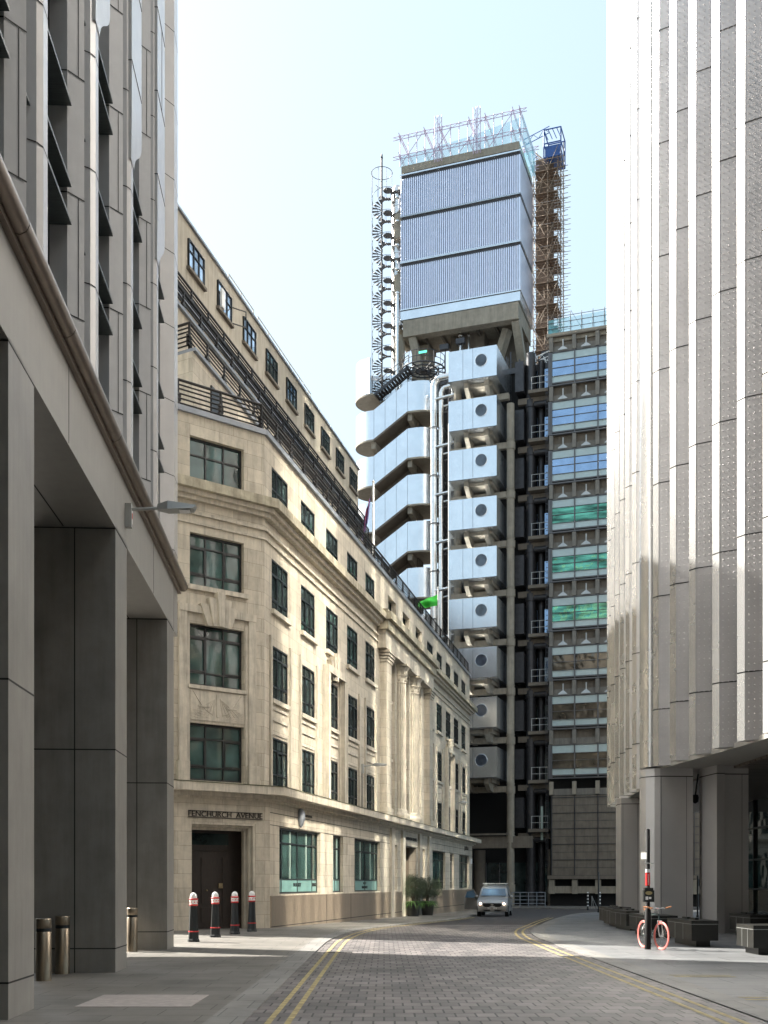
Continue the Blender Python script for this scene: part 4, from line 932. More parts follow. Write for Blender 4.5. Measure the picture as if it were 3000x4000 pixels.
    c = MB(); c.box(xl, -9.6, yc + .6, yc + .7, zl - .5, zl + 2.6); c.build('stair_cladding', M['steel'], t, G)
    s = MB(); s.bar((xl, yf + .3, zl), (xr, yf + .3, z), .06, .25); s.bar((xl, yf + 1.5, zl), (xr, yf + 1.5, z), .06, .25)
    for i in range(13): q = i / 13; x = xl + (xr - xl) * q; s.box(x, x + .27, yf + .33, yf + 1.47, zl + 2.09 * q - .02, zl + 2.09 * q + .03)
    s.tube((xl, yf + .25, zl + 1.0), (xr, yf + .25, z + 1.0), .03, 6); s.tube((xl, yf + .25, zl + .55), (xr, yf + .25, z + .55), .02, 6)
    for i in range(5): q = i / 4; x = xl + (xr - xl) * q; s.tube((x, yf + .25, zl + 2.09 * q), (x, yf + .25, zl + 2.09 * q + 1.0), .025, 6)
    s.build('steel_stair', M['dmetal'], t, G)
    s = MB(); cx, cy = -8.2, 5.9
    for rr in (2.0, 1.3, .7): s.torus((cx, cy, z), (1, 0, 0), (0, 1, 0), rr, .07, 28, 5)
    for i in range(14): a = 2 * math.pi * i / 14; s.bar((cx + .3 * math.cos(a), cy + .3 * math.sin(a), z), (cx + 2 * math.cos(a), cy + 2 * math.sin(a), z), .05, .1)
    s.lathe([(.35, z - .1), (.35, z + .1)], cx, cy, 12)
    for i in range(16):
        a = 2 * math.pi * i / 16; s.tube((cx + 2 * math.cos(a), cy + 2 * math.sin(a), z), (cx + 2 * math.cos(a), cy + 2 * math.sin(a), z + 1.1), .025, 5)
    for h in (.55, 1.1): s.torus((cx, cy, z + h), (1, 0, 0), (0, 1, 0), 2.0, .03, 28, 5)
    so = s.build('round_platform', M['dmetal'], t, G)
    s = MB(); s.box(cx + .2, cx + .95, cy - 2.06, cy - 2.03, z + .65, z + .85); s.build('exit_sign', M['gsign'], so, G)
    return t
LB = steel_building()
# scaffolds (stand on the tower: things of their own)
def lattice(m, p, q, w_=.3, n=None, r=.03):
    p = Vector(p); q = Vector(q); L_ = (q - p).length; n = n or max(2, int(L_ / .6)); u = Vector((0, 0, 1)) if abs((q - p).normalized().z) < .8 else Vector((1, 0, 0))
    m.tube(p, q, r, 5); m.tube(p + u * w_, q + u * w_, r, 5)
    for i in range(n):
        a = p + (q - p) * (i / n); b = p + (q - p) * ((i + 1) / n); m.tube(a, b + u * w_, r * .6, 4, caps=False) if i % 2 else m.tube(a + u * w_, b, r * .6, 4, caps=False)
t = thing('roof_scaffold', 'lilac truss scaffold with pale blue netting on top of the ribbed steel box', 'scaffold', G @ T(-5, 9, 67.5))
m = MB()
for y in (6.5, 12.0):
    lattice(m, (-11.3, y, 68.2), (1.2, y, 68.2)); lattice(m, (-11.3, y, 70.0), (1.2, y, 70.0))
    for i in range(15): m.tube((-10.6 + i * .8, y, 67.5), (-10.6 + i * .8, y, 70.4), .035, 5)
for x in (-10.6, -8.2, -6.8, -4, -2.5, 0, .6): lattice(m, (x, 6.0, 70.0), (x, 12.6, 70.0)); lattice(m, (x, 6.0, 68.2), (x, 12.6, 68.2))
for x in (-7.2, -6.8, -3.6, -3.2): lattice(m, (x, 6.2, 67.0), (x, 6.2, 71.2), .25, 9)
for y in (6.5, 12):
    for i in range(4): m.tube((-10.6 + i * 2.8, y, 67.6), (-8.5 + i * 2.8, y, 70.1), .03, 5)
m.build('truss', M['lilac'], t, G)
m = MB(); m.quad((-10.7, 6.7, 67.5), (.7, 6.7, 67.5), (.7, 6.7, 69.7), (-4, 6.7, 69.0), (-10.7, 6.7, 68.5)); m.quad((.8, 6.6, 67.3), (.8, 12.3, 67.3), (.8, 12.3, 69.9), (.8, 6.6, 69.9)); m.quad((-10.7, 11.9, 67.5), (.7, 11.9, 67.5), (.7, 11.9, 69.9), (-10.7, 11.9, 69.2)); m.build('netting', M['net'], t, G)
t = thing('scaffold_tower', 'tall rusty brown tube and board scaffold tower beside the ribbed steel box', 'scaffold', G @ T(2, 14, 46.5))
m = MB(); x0, x1, y0, y1 = .55, 2.85, 12.6, 15.6; XS = [x0, (x0 + x1) / 2 + .2, x1]; YS = [y0, (y0 + y1) / 2, y1]
for x in XS:
    for y in YS: m.tube((x, y, 46.4), (x, y, 69.0 if x > 1 else 68), .035, 5)
m.tube((x1 + .55, y0, 46.4), (x1 + .55, y0, 70.6), .035, 5); m.tube((x1 + .3, y0, 46.4), (x1 + .3, y0, 70.2), .03, 5)
lv = [47.3 + 2.1 * i for i in range(11)]
for z in lv:
    for dz in (0, .5, 1.0):
        for y in YS: m.tube((x0 - .3, y, z + dz), (x1 + .7, y, z + dz), .028, 5)
        for x in XS: m.tube((x, y0 - .3, z + dz), (x, y1 + .3, z + dz), .028, 5)
for i, z in enumerate(lv):
    for y in YS[:2]: m.tube((x0, y, z), (XS[1], y, z + 2.1), .028, 5) if i % 2 else m.tube((XS[1], y, z), (x0, y, z + 2.1), .028, 5)
    m.tube((XS[1], y0, z), (x1, y0, z + 2.1), .028, 5)
    for q in range(3): m.tube((x0 + random.random() * 2, y0 + .1, z + random.random()), (x0 + random.random() * 2, y0 + .4, z + 1.6 + random.random() * .5), .03, 5)
m.build('tube_frame', M['scaff'], t, G)
m = MB()
for z in lv:
    for i in range(6): m.box(x0 + .1, x1 - .1, y0 + .1 + i * .48, y0 + .5 + i * .48, z + .03, z + .07)
    m.box(x0, x1 - .6, y0 + 1.2, y0 + 1.24, z + .05, z + 1.9)
m.build('boards', M['plank'], t, G)
t = thing('blue_hoist', 'blue lattice crane cage above the scaffold tower', 'crane', G @ T(2, 13.5, 70))
m = MB(); cx0, cx1, cy0, cy1, cz0, cz1 = 1.5, 3.1, 12.8, 15, 69.6, 72.2
for a in (cx0, cx1):
    for b in (cy0, cy1): m.tube((a, b, cz0), (a, b, cz1), .07, 6)
for z in (cz0, cz1, (cz0 + cz1) / 2):
    m.tube((cx0, cy0, z), (cx1, cy0, z), .06, 6); m.tube((cx0, cy1, z), (cx1, cy1, z), .06, 6); m.tube((cx0, cy0, z), (cx0, cy1, z), .06, 6); m.tube((cx1, cy0, z), (cx1, cy1, z), .06, 6)
for i in range(4): m.tube((cx0 + i * .4, cy0, cz1), (cx0 + i * .4 + .4, cy0, cz1 - 1), .04, 5)
lattice(m, (-.6, 13, 71.2), (2.0, 13, 72.0), .6, 5, .04); lattice(m, (0, 14.5, 69.5), (0, 14.5, 71.4), .5, 5, .05); m.build('lattice_cage', M['crane'], t, G)
m = MB(); m.box(cx0 + .1, cx1 - .1, cy0 + .1, cy1 - .1, cz0, cz0 + 1.1); m.build('machine_cab', M['crane'], t, G)
m = MB(); m.tube((4, 13, 55), (6.5, 8, 49.5), .02, 4); m.tube((4, 13, 52.5), (5.2, 9, 49.5), .015, 4)
tag(m.build('stay_cable', M['dmetal'], None, G), 'thin slack stay cables from the scaffold tower to the netted parapet', 'cable')
t = thing('parapet_scaffold', 'pale blue netted edge scaffold on the roof parapet of the glazed block', 'scaffold', G @ T(8, 3.5, 48.25))
m = MB()
for i in range(12): m.tube((3.7 + i * .95, 3.3, 48.2), (3.7 + i * .95, 3.3, 49.9), .03, 5); m.tube((3.7 + i * .95, 3.3, 49.7), (3.7 + i * .95, 4.4, 48.3), .02, 4)
for z in (48.7, 49.2, 49.7): m.tube((3.6, 3.3, z), (14.5, 3.3, z), .025, 5)
m.build('tube_frame', M['dmetal'], t, G); m = MB(); m.quad((3.65, 3.34, 48.2), (14.5, 3.34, 48.2), (14.5, 3.34, 49.7), (3.65, 3.34, 49.5)); m.quad((3.65, 3.34, 48.2), (3.65, 6, 48.2), (3.65, 6, 49.6), (3.65, 3.34, 49.5)); m.build('netting', M['net'], t, G)
t = thing('steel_gantry', 'white lattice gantry bridging between the concrete strut and the glazed block', 'gantry', G @ T(2.5, 9, 48))
m = MB(); lattice(m, (1.6, 7.0, 47.4), (4.0, 5.6, 47.4), .8, 5, .05); lattice(m, (1.6, 7.8, 47.4), (4.0, 6.4, 47.4), .8, 5, .05); m.build('truss', M['white'], t, G)

# ------------------------------------------------------------------ right office building (saw-tooth aluminium bays)
def right_building():
    t = thing('metal_clad_building', 'tall pale aluminium office building with studded saw-tooth fins over a tall columned base', 'building', T(12, 40, 0))
    near = [(8.74, 36.6), (8.91, 35.1), (9.05, 33.4), (9.27, 31.8), (9.47, 30.2), (9.62, 28.6), (9.74, 27.0), (9.84, 25.4)]
    far = [(11.15, 56.3), (10.87, 54.5), (10.62, 52.7), (10.38, 50.6), (10.22, 48.8), (10.12, 47.2), (10.05, 45.6), (10.0, 43.9), (10.0, 42.2)]
    def unit(p, cd, cw, wd, ww, z0, z1, studs, ret=(.64, .8)):
        P0 = Vector(p); c = Vector(cd).normalized(); d = Vector(wd).normalized(); P1 = P0 + c * cw; P2 = P1 + d * ww
        P3 = P2 + Vector((.25, .9)) * .55; P4 = P0 + Vector((1.3, .25))
        m = MB(); m.prism([tuple(q) for q in (P0, P1, P2, P3, P4)], z0, z1)
        nrm = Vector((d.y, -d.x)); nrm = -nrm if nrm.y > 0 else nrm
        if studs:
            z = z0 + .12; row = 0
            while z < z1 - .3:
                for k in range(studs):
                    q = P1 + d * (.1 + .15 * k) ; s = .024; h = .027; ax = d * s
                    a = [(q - ax) , q, (q + ax)]
                    m.add([((q - ax).x, (q - ax).y, z), (q.x, q.y, z - s), ((q + ax).x, (q + ax).y, z), (q.x, q.y, z + s), ((q + nrm * h).x, (q + nrm * h).y, z)], [(0, 1, 4), (1, 2, 4), (2, 3, 4), (3, 0, 4)])
                z += .19
        o = m.build('cladding_fin', M['clad3' if studs else 'clad'], t, I4)
        gw = MB(); rd = Vector(ret).normalized(); rn = Vector((-rd.y, rd.x)); rn = -rn if rn.x > 0 else rn
        A_ = P0 + rn * .012; A_ = A_ + rd * .2; B_ = A_ + rd * .5
        gw.quad((A_.x, A_.y, z0 + .1), (B_.x, B_.y, z0 + .1), (B_.x, B_.y, z1), (A_.x, A_.y, z1)); gw.build('bay_window', M['mirror'], o, I4)
        w_ = MB(); e = Vector((c.y, -c.x)); e = -e if e.x > 0 else e
        a, b = P0 + e * .004, P1 + e * .004
        w_.quad((a.x, a.y, z0), (b.x, b.y, z0), (b.x, b.y, z1), (a.x, a.y, z1)); w_.build('edge_strip', M['clad2'], o, I4)
        j = MB(); z = 7.2
        while z < z1:
            for (a, b), k in (((P0, P1), e), ((P1, P2), nrm)):
                a2, b2 = a + k * .009, b + k * .009; j.quad((a2.x, a2.y, z), (b2.x, b2.y, z), (b2.x, b2.y, z + .035), (a2.x, a2.y, z + .035))
            z += 3.65
        j.build('joint', M['joint'], o, I4)
    for i, p in enumerate(near): unit(p, (.45, -.85), .27, (.86, -.51), .8, 5.4, 42, 3 if i else 2)
    for i, p in enumerate(far): unit(p, (.45, -.85), .26, (.84, -.54), .75, 5.4, 62, 0, ((.80, .6), (.78, .64), (.75, .66), (.72, .7), (.70, .72), (.68, .74), (.66, .75), (.65, .76), (.64, .77))[i])
    # nose of the near shell, column 1 follows it down
    n_ = MB(); n_.prism([(8.62, 37.9), (8.53, 37.6), (8.52, 37.3), (8.6, 36.95), (8.72, 36.7), (9.4, 36.7), (9.4, 38.2)], 5.4, 42, smooth=True); n_.build('rounded_edge', M['clad2'], t, I4)
    b = MB(); b.prism([(9.7, 36.9), (10.1, 34), (10.5, 30), (10.8, 20), (11, -22), (30, -22), (30, 41), (12, 41), (10, 38)], 5.5, 42); b.build('wall', M['clad'], t, I4)
    b = MB(); b.prism([(10.9, 43), (10.9, 46), (11.1, 50), (11.9, 56), (12.5, 57), (32, 58), (32, 41.1), (11, 41.1)], 5.5, 62); b.build('wall', M['clad'], t, I4)
    s = MB(); s.prism([(8.9, 37.6), (9.2, 36.2), (9.9, 30), (10.3, 20), (10.5, -22), (30, -22), (30, 60), (12.5, 60), (11.5, 56), (10.4, 46), (10.2, 42), (9.5, 39)], 5.36, 5.499); s.build('soffit', M['panel'], t, I4)
    sl = MB(); y = 26.0
    while y < 58: sl.box(11.2 + max(0, y - 50) * .12, 22, y, y + .42, 5.28, 5.359); y += .5
    sl.build('soffit_slats', M['bronze'], t, I4)
    def column(pts, j1, mt='clad', lab=None):
        m = MB(); m.prism(pts, -.5, 5.36); o = m.build('column', M[mt], t, I4)
        jj = MB(); cx = sum(p[0] for p in pts) / len(pts); cy = sum(p[1] for p in pts) / len(pts)
        for a, b_ in zip(pts, pts[1:] + pts[:1]):
            a = (cx + (a[0] - cx) * 1.006, cy + (a[1] - cy) * 1.006); b_ = (cx + (b_[0] - cx) * 1.006, cy + (b_[1] - cy) * 1.006)
            jj.quad((*a, 5.08), (*b_, 5.08), (*b_, 5.11), (*a, 5.11))
        for f, (i0) in j1:
            a = Vector(pts[i0]); b_ = Vector(pts[(i0 + 1) % len(pts)]); q = a + (b_ - a) * f; dd = (b_ - a).normalized() * .012; nn = Vector((dd.y, -dd.x)).normalized() * .004; nn = -nn if nn.y > 0 else nn
            jj.quad((q.x + nn.x, q.y + nn.y, 0), (q.x + dd.x + nn.x, q.y + dd.y + nn.y, 0), (q.x + dd.x + nn.x, q.y + dd.y + nn.y, 5.1), (q.x + nn.x, q.y + nn.y, 5.1))
        jj.build('joint', M['joint'], o, I4)
    column([(8.62, 37.9), (8.53, 37.6), (8.52, 37.35), (8.62, 37.1), (8.85, 36.85), (9.02, 36.8), (10.12, 36.9), (10.15, 38.4), (8.9, 38.4)], [(.03, 5), (.8, 5)])
    column([(10.42, 37.2), (10.58, 35.8), (10.84, 35.85), (10.9, 36.05), (11.68, 36.1), (11.7, 37.6)], [(.72, 3)])
    column([(10.4, 50.2), (10.45, 49.7), (11.3, 49.6), (11.4, 50.9), (10.5, 51)], [(.1, 1), (.85, 1)])
    column([(13.9, 35.0), (14.6, 35.0), (14.6, 36), (13.9, 36)], []); column([(14.1, 48.0), (15.3, 48.0), (15.3, 49), (14.1, 49)], [])
    g_ = MB(); g_.box(13.6, 13.65, 28, 35, 0, 5.3); g_.box(16.5, 16.55, 36, 56, 0, 5.3); go = g_.build('lobby_glass', M['glass'], t, I4)
    f = MB()
    for i in range(10): f.box(13.55, 13.6, 28 + i * .75, 28.06 + i * .75, 0, 5.3); f.box(16.4, 16.5, 36 + 2 * i, 36.08 + 2 * i, 0, 5.3)
    for z in (.05, 1.3, 2.6, 4): f.box(13.55, 13.6, 28, 35, z, z + .06); f.box(16.4, 16.5, 36, 56, z, z + .08)
    f.build('lobby_frame', M['black'], go, I4)
    c = MB(); c.lathe([(.02, 4.3), (.11, 4.36), (.13, 4.5), (.1, 4.6)], X(2722, 38), 38.2, 10); c.tube((X(2722, 38), 38.2, 4.55), (X(2722, 38) + .1, 38.2, 5.3), .03, 6); c.build('camera_dome', M['black'], t, I4)
right_building()
# unseen blocks added around the street to deepen shade and darken reflections
F = FR(-4.0, -36, 1, 0); t = thing('rear_shade_block', 'unseen stone office block added behind the viewpoint for shade and reflections', 'building', F)
m = MB(); ops = [(x, x + 1.6, z, z + 2.2) for x in [-26 + 3.4 * i for i in range(20)] for z in [1 + 4 * k for k in range(9)]]
m.v = []; m.wall(-28, 42, -.1, 38, 0, ops, .3); m.build('wall', M['render'], t, F)
m = MB(); m.box(-28, 42, -.5, -.29, -.1, 38); m.build('window', M['glass'], t, F)
m = MB(); m.box(-28, 42, -14, -.51, -.1, 38.4); m.build('roof', M['asphalt'], t, F)
F = T(-33, 95, -.5); t = thing('corner_shade_block', 'unseen dark brick block added across the far crossing to shade the stone end wall', 'building', F)
m = MB(); m.box(0, 21.5, 0, 32, 0, 32); m.build('wall', M['brick'], t, F)
for k in range(7):
    for i in range(6): m = MB(); m.box(1.5 + 3.4 * i, 3.2 + 3.4 * i, -.05, -.003, 2 + 4 * k, 4.2 + 4 * k); m.build('window', M['glass'], t, F)
m = MB(); m.box(-.2, 21.7, -.2, 32.2, 32.003, 32.6); m.build('roof', M['lead'], t, F)
F = SF @ T(33.5, 10.5, -.6); t = thing('reflected_block', 'unseen dark brick block added behind the stone building to darken reflections', 'building', F)
m = MB(); ops = [(x, x + 1.3, z, z + 1.9) for x in (1.5, 4.8, 8.1, 11.4) for z in [18 + 3.6 * k for k in range(3)]]
m.wall(0, 15, 0, 30, 0, ops, .3); m.quad((15, 0, 0), (15, 16, 0), (15, 16, 30), (15, 0, 30)); m.quad((0, 0, 0), (0, 16, 0), (0, 16, 30), (0, 0, 30)); m.build('wall', M['brick'], t, F)
m = MB(); m.box(0.1, 14.9, .29, 15.9, 0, 29.9); m.build('window', M['glass'], t, F)

# ------------------------------------------------------------------ street furniture
def bollard(x, y, label, proto=[None]):
    W = T(x, y, 0)
    if proto[0]: return dup(proto[0], W, label)
    t = thing('bollard', label, 'bollard', W, 'black and red street bollards with white domed caps')
    m = MB(); pf = [(.165, 0), (.165, .05), (.15, .08)]; m.lathe(pf, n=8, smooth=False); m.lathe([(.145, .08), (.10, .98)], n=8, smooth=False); m.build('post', M['black'], t, W)
    m = MB(); m.lathe([(.146, .27), (.15, .285), (.144, .30)], n=8, smooth=False); m.build('red_band', M['red'], t, W)
    m = MB(); m.lathe([(.10, .98), (.125, 1.0), (.125, 1.02), (.11, 1.03)], n=16); m.lathe([(.11, 1.14), (.13, 1.155), (.13, 1.175), (.10, 1.19)], n=16); m.build('red_ring', M['red'], t, W)
    m = MB(); m.lathe([(.108, 1.03), (.118, 1.08), (.112, 1.14)], n=16); m.lathe([(.095, 1.19), (.098, 1.24), (.085, 1.29), (.05, 1.33), (.01, 1.345)], n=16); mo = m.build('cap', M['white'], t, W)
    m = MB()
    for i in range(8):
        a = 2 * math.pi * (i + .5) / 8; m.box(.117 * math.cos(a) - .013, .117 * math.cos(a) + .013, .117 * math.sin(a) - .013, .117 * math.sin(a) + .013, 1.07, 1.1)
    m.build('badge', M['red'], mo, W)
    proto[0] = t; return t
for (u, v), lb in zip(((756, 3679), (841, 3661), (917, 3649), (984, 3639)), ('nearest of the four black and white bollards, left before the dark door', 'second nearest domed bollard before the dark door', 'third domed bollard from the left, at the right half of the dark door', 'farthest domed bollard, rightmost, against the stone wall corner')):
    y = 4400 * 1.6 / (v - 3450); bollard(X(u, y), y, lb)
def sbollard(x, y, label, proto=[None]):
    W = T(x, y, 0)
    if proto[0]: return dup(proto[0], W, label)
    t = thing('steel_bollard', label, 'bollard', W, 'round steel bollards along the colonnade')
    m = MB(); m.lathe([(.125, 0), (.125, .80), (.12, .805)], n=24); m.lathe([(.12, .86), (.125, .865), (.125, 1.0), (.12, 1.02), (.02, 1.025)], n=24); m.build('post', M['bsteel'], t, W)
    m = MB(); m.lathe([(.121, .805), (.121, .86)], n=24); m.build('dark_band', M['black'], t, W); proto[0] = t; return t
sbollard(-5.59, 18.5, 'round brown steel bollard nearest the camera, left of its twin'); sbollard(-5.68, 19.9, 'round brown steel bollard just right of and behind the nearest one'); sbollard(-5.89, 26.35, 'round steel bollard farther off between the two grey piers')

def bench(x, y, L_, wd, label, body=(.16, .66), proto={}, rz=0):
    W = T(x, y, 0, rz); t = thing('granite_bench', label, 'bench', W, 'black granite benches on the right pavement')
    m = MB(); z0, z1 = body; m.box(0, wd, 0, L_, z0, z1 - .09); m.box(-.004, wd + .004, -.004, L_ + .004, z1 - .085, z1); m.box(.003, wd - .003, .003, L_ - .003, z1 - .09, z1 - .085); m.build('seat_block', M['granite'], t, W)
    m = MB(); m.box(.16, wd - .16, .15, L_ - .15, -.01, z0); m.build('plinth', M['granite'], t, W)
    m = MB(); 
    for q in (.33, .66): m.box(-.006, 0, L_ * q, L_ * q + .012, z0, z1 - .09)
    m.box(-.006, 0, 0, L_, z1 - .092, z1 - .083); m.box(0, wd, -.006, 0, z1 - .092, z1 - .083); m.build('joint', M['lampgrey'], t, W)
    m = MB()
    for q in (.3, .62): m.box(wd * .5 - .05, wd * .5 + .05, L_ * q, L_ * q + .5, z1 + .003, z1 + .05)
    m.build('stud', M['black'], t, W)
bench(7.7, 28.2, 2.4, .67, 'black granite bench nearest the bicycle, half in sun'); bench(8.2, 25.0, 1.2, 2.2, 'black granite bench cut by the right edge of the photo')
bench(7.75, 32.6, 3.0, .75, 'black granite bench directly behind the one by the bicycle'); bench(8.15, 37.9, 2.6, .8, 'black granite bench left of the first big column foot')
bench(8.45, 41.6, 1.6, .8, 'second farthest black granite bench of the left row', (.1, .66)); bench(8.75, 44.0, 1.8, .9, 'farthest black granite bench at the left end of the row', (.1, .66))
bench(10.8, 33.2, 2.0, .62, 'black granite bench beside the second column foot'); bench(11.6, 31.6, 2.0, 1.2, 'black granite bench right of the second column, near the glass')

# traffic pole
W = T(6.38, 27.25, 0); t = thing('signal_pole', 'tall black pole with a push button box and stickers, in front of the bicycle', 'pole', W)
m = MB(); m.lathe([(.075, 0), (.075, .95), (.055, .97), (.055, 2.9), (.0, 2.92)], n=16); m.build('post', M['mattblack'], t, W)
m = MB(); m.lathe([(.058, 1.54), (.058, 1.85)], n=16); so = m.build('sticker', M['red'], t, W)
for i in range(9): 
    m = MB() if i == 0 else m
    m.box(-.012 + .004 * (i % 2), .014, -.061, -.058, 1.57 + i * .028, 1.585 + i * .028)
m.build('sticker_lettering', M['white'], so, W)
m = MB(); m.lathe([(.0585, 1.86), (.0585, 1.94)], n=16); m.build('white_band', M['white'], t, W)
m = MB(); m.prism([(-.13, -.2), (.11, -.2), (.12, -.17), (.12, -.06), (-.14, -.06), (-.14, -.17)], 1.15, 1.43); m.prism([(-.11, -.19), (.09, -.19), (.1, -.07), (-.12, -.07)], 1.43, 1.49); bo = m.build('push_button_box', M['black'], t, W)
m = MB(); m.add([(-.02 + .085 * math.cos(a * .5236), -.203, 1.365 + .045 * math.sin(a * .5236)) for a in range(12)], [tuple(range(12))]); m.build('yellow_sticker', M['yellow'], bo, W)
m = MB(); m.quad((-.1, -.203, 1.2), (-.035, -.203, 1.2), (-.035, -.203, 1.28), (-.1, -.203, 1.28)); m.quad((-.02, -.203, 1.22), (.04, -.203, 1.22), (.04, -.203, 1.27), (-.02, -.203, 1.27)); m.build('label', M['white'], bo, W)
m = MB(); m.prism([(-.17, -.02), (-.06, -.12), (-.045, -.105), (-.155, -.005)], 2.18, 2.34); m.build('square_sign', M['white'], t, W)
m = MB(); m.tube((-.1, -.06, 2.08), (.13, -.06, 2.08), .012, 6); m.build('clamp_arm', M['lampgrey'], t, W)

# bicycle
def bicycle():
    r0 = Vector((6.44, 27.95, 0)); f0 = Vector((6.62, 27.05, 0)); d = (f0 - r0).normalized(); ang = math.atan2(d.y, d.x)
    W = T(r0.x, r0.y, 0, ang); t = thing('bicycle', 'bicycle with pink tyres and tan saddle leaning by the black pole', 'bicycle', W)
    R_ = .34; fx = 1.02
    def wheel(x, nm, steer=0):
        Wl = W @ T(x, 0, 0) @ Matrix.Rotation(steer, 4, 'Z')
        m = MB(); m.torus((0, 0, R_), (1, 0, 0), (0, 0, 1), R_ - .018, .019, 40, 8); o = m.build('wheel', M['pink'], t, Wl)
        m = MB(); m.torus((0, 0, R_), (1, 0, 0), (0, 0, 1), R_ - .045, .012, 40, 6); m.build('rim', M['pink'], o, Wl)
        m = MB()
        for i in range(24): a = 2 * math.pi * i / 24; m.tube((.02 * math.cos(a + 1), .02 * (-1) ** i, R_ + .02 * math.sin(a + 1)), ((R_ - .05) * math.cos(a), 0, R_ + (R_ - .05) * math.sin(a)), .0018, 4, caps=False)
        m.tube((0, -.05, R_), (0, .05, R_), .02, 8); m.build('spokes', M['chrome'], o, Wl)
    wheel(0, 'rear'); wheel(fx, 'front', .12)
    bb = (.43, 0, .28); st = (.3, 0, .82); ht = (.86, 0, .86); hb = (.9, 0, .70); cr = (fx - .02, 0, R_)
    m = MB(); m.tube(bb, st, .016, 8); m.tube(st, ht, .016, 8); m.tube(bb, hb, .019, 8); m.tube(ht, hb, .02, 8)
    for y in (-.05, .05): m.tube((0, y, R_), (.42, y * .5, .28), .011, 6); m.tube((0, y, R_), (.3, y * .3, .78), .01, 6)
    m.build('frame', M['bike'], t, W)
    m = MB()
    for y in (-.05, .05): m.tube((.905, y, .69), (fx, y, R_), .013, 6)
    m.tube((.905, -.06, .69), (.905, .06, .69), .02, 6); m.build('fork', M['chrome'], t, W)
    m = MB(); m.tube((.3, 0, .8), (.285, 0, .95), .013, 8); m.tube(ht, (.84, 0, .98), .014, 8); m.tube((.84, 0, .98), (.93, 0, 1.0), .014, 8); m.build('stem', M['chrome'], t, W)
    m = MB(); m.add([(.12, -.07, .97), (.12, .07, .97), (.24, .06, .975), (.42, .02, .97), (.42, -.02, .97), (.24, -.06, .975), (.14, -.05, .93), (.14, .05, .93), (.40, 0, .94)], [(0, 1, 2, 5), (5, 2, 3, 4), (0, 6, 7, 1), (1, 7, 8, 3, 2), (0, 5, 4, 8, 6), (6, 8, 7), (3, 8, 4)]); m.build('saddle', M['tan'], t, W)
    m = MB(); m.path([(.84, -.28, 1.02), (.9, -.14, 1.0), (.93, 0, 1.0), (.9, .14, 1.0), (.84, .28, 1.02)], .012, 8); h = m.build('handlebar', M['chrome'], t, W)
    m = MB(); m.tube((.84, -.28, 1.02), (.78, -.36, 1.03), .018, 8); m.tube((.84, .28, 1.02), (.78, .36, 1.03), .018, 8); m.tube((.9, -.16, 1.0), (.85, -.27, 1.02), .017, 8); m.tube((.9, .16, 1.0), (.85, .27, 1.02), .017, 8); m.build('grip', M['tan'], h, W)
    m = MB(); m.torus((.43, -.06, .28), (1, 0, 0), (0, 0, 1), .09, .006, 24, 5); m.tube((.43, -.06, .28), (.5, -.06, .13), .009, 6); m.tube((.43, .06, .28), (.36, .06, .43), .009, 6)
    m.tube((.43, -.06, .37), (0, -.05, R_ + .035), .004, 4); m.tube((.43, -.06, .19), (0, -.05, R_ - .035), .004, 4); m.build('chainset', M['chrome'], t, W)
    m = MB()
    for q, s in ((.5, -.08), (.36, .08)): m.box(q - .05, q + .05, s - .04, s + .04, .12 if s < 0 else .42, .14 if s < 0 else .44)
    m.build('pedal', M['black'], t, W)
    m = MB(); m.path([(.12, .0, .62), (.16, -.1, .5), (.3, -.17, .46), (.42, -.14, .55), (.4, -.02, .66)], .012, 6); m.build('lock_cable', M['lampgrey'], t, W)
bicycle()

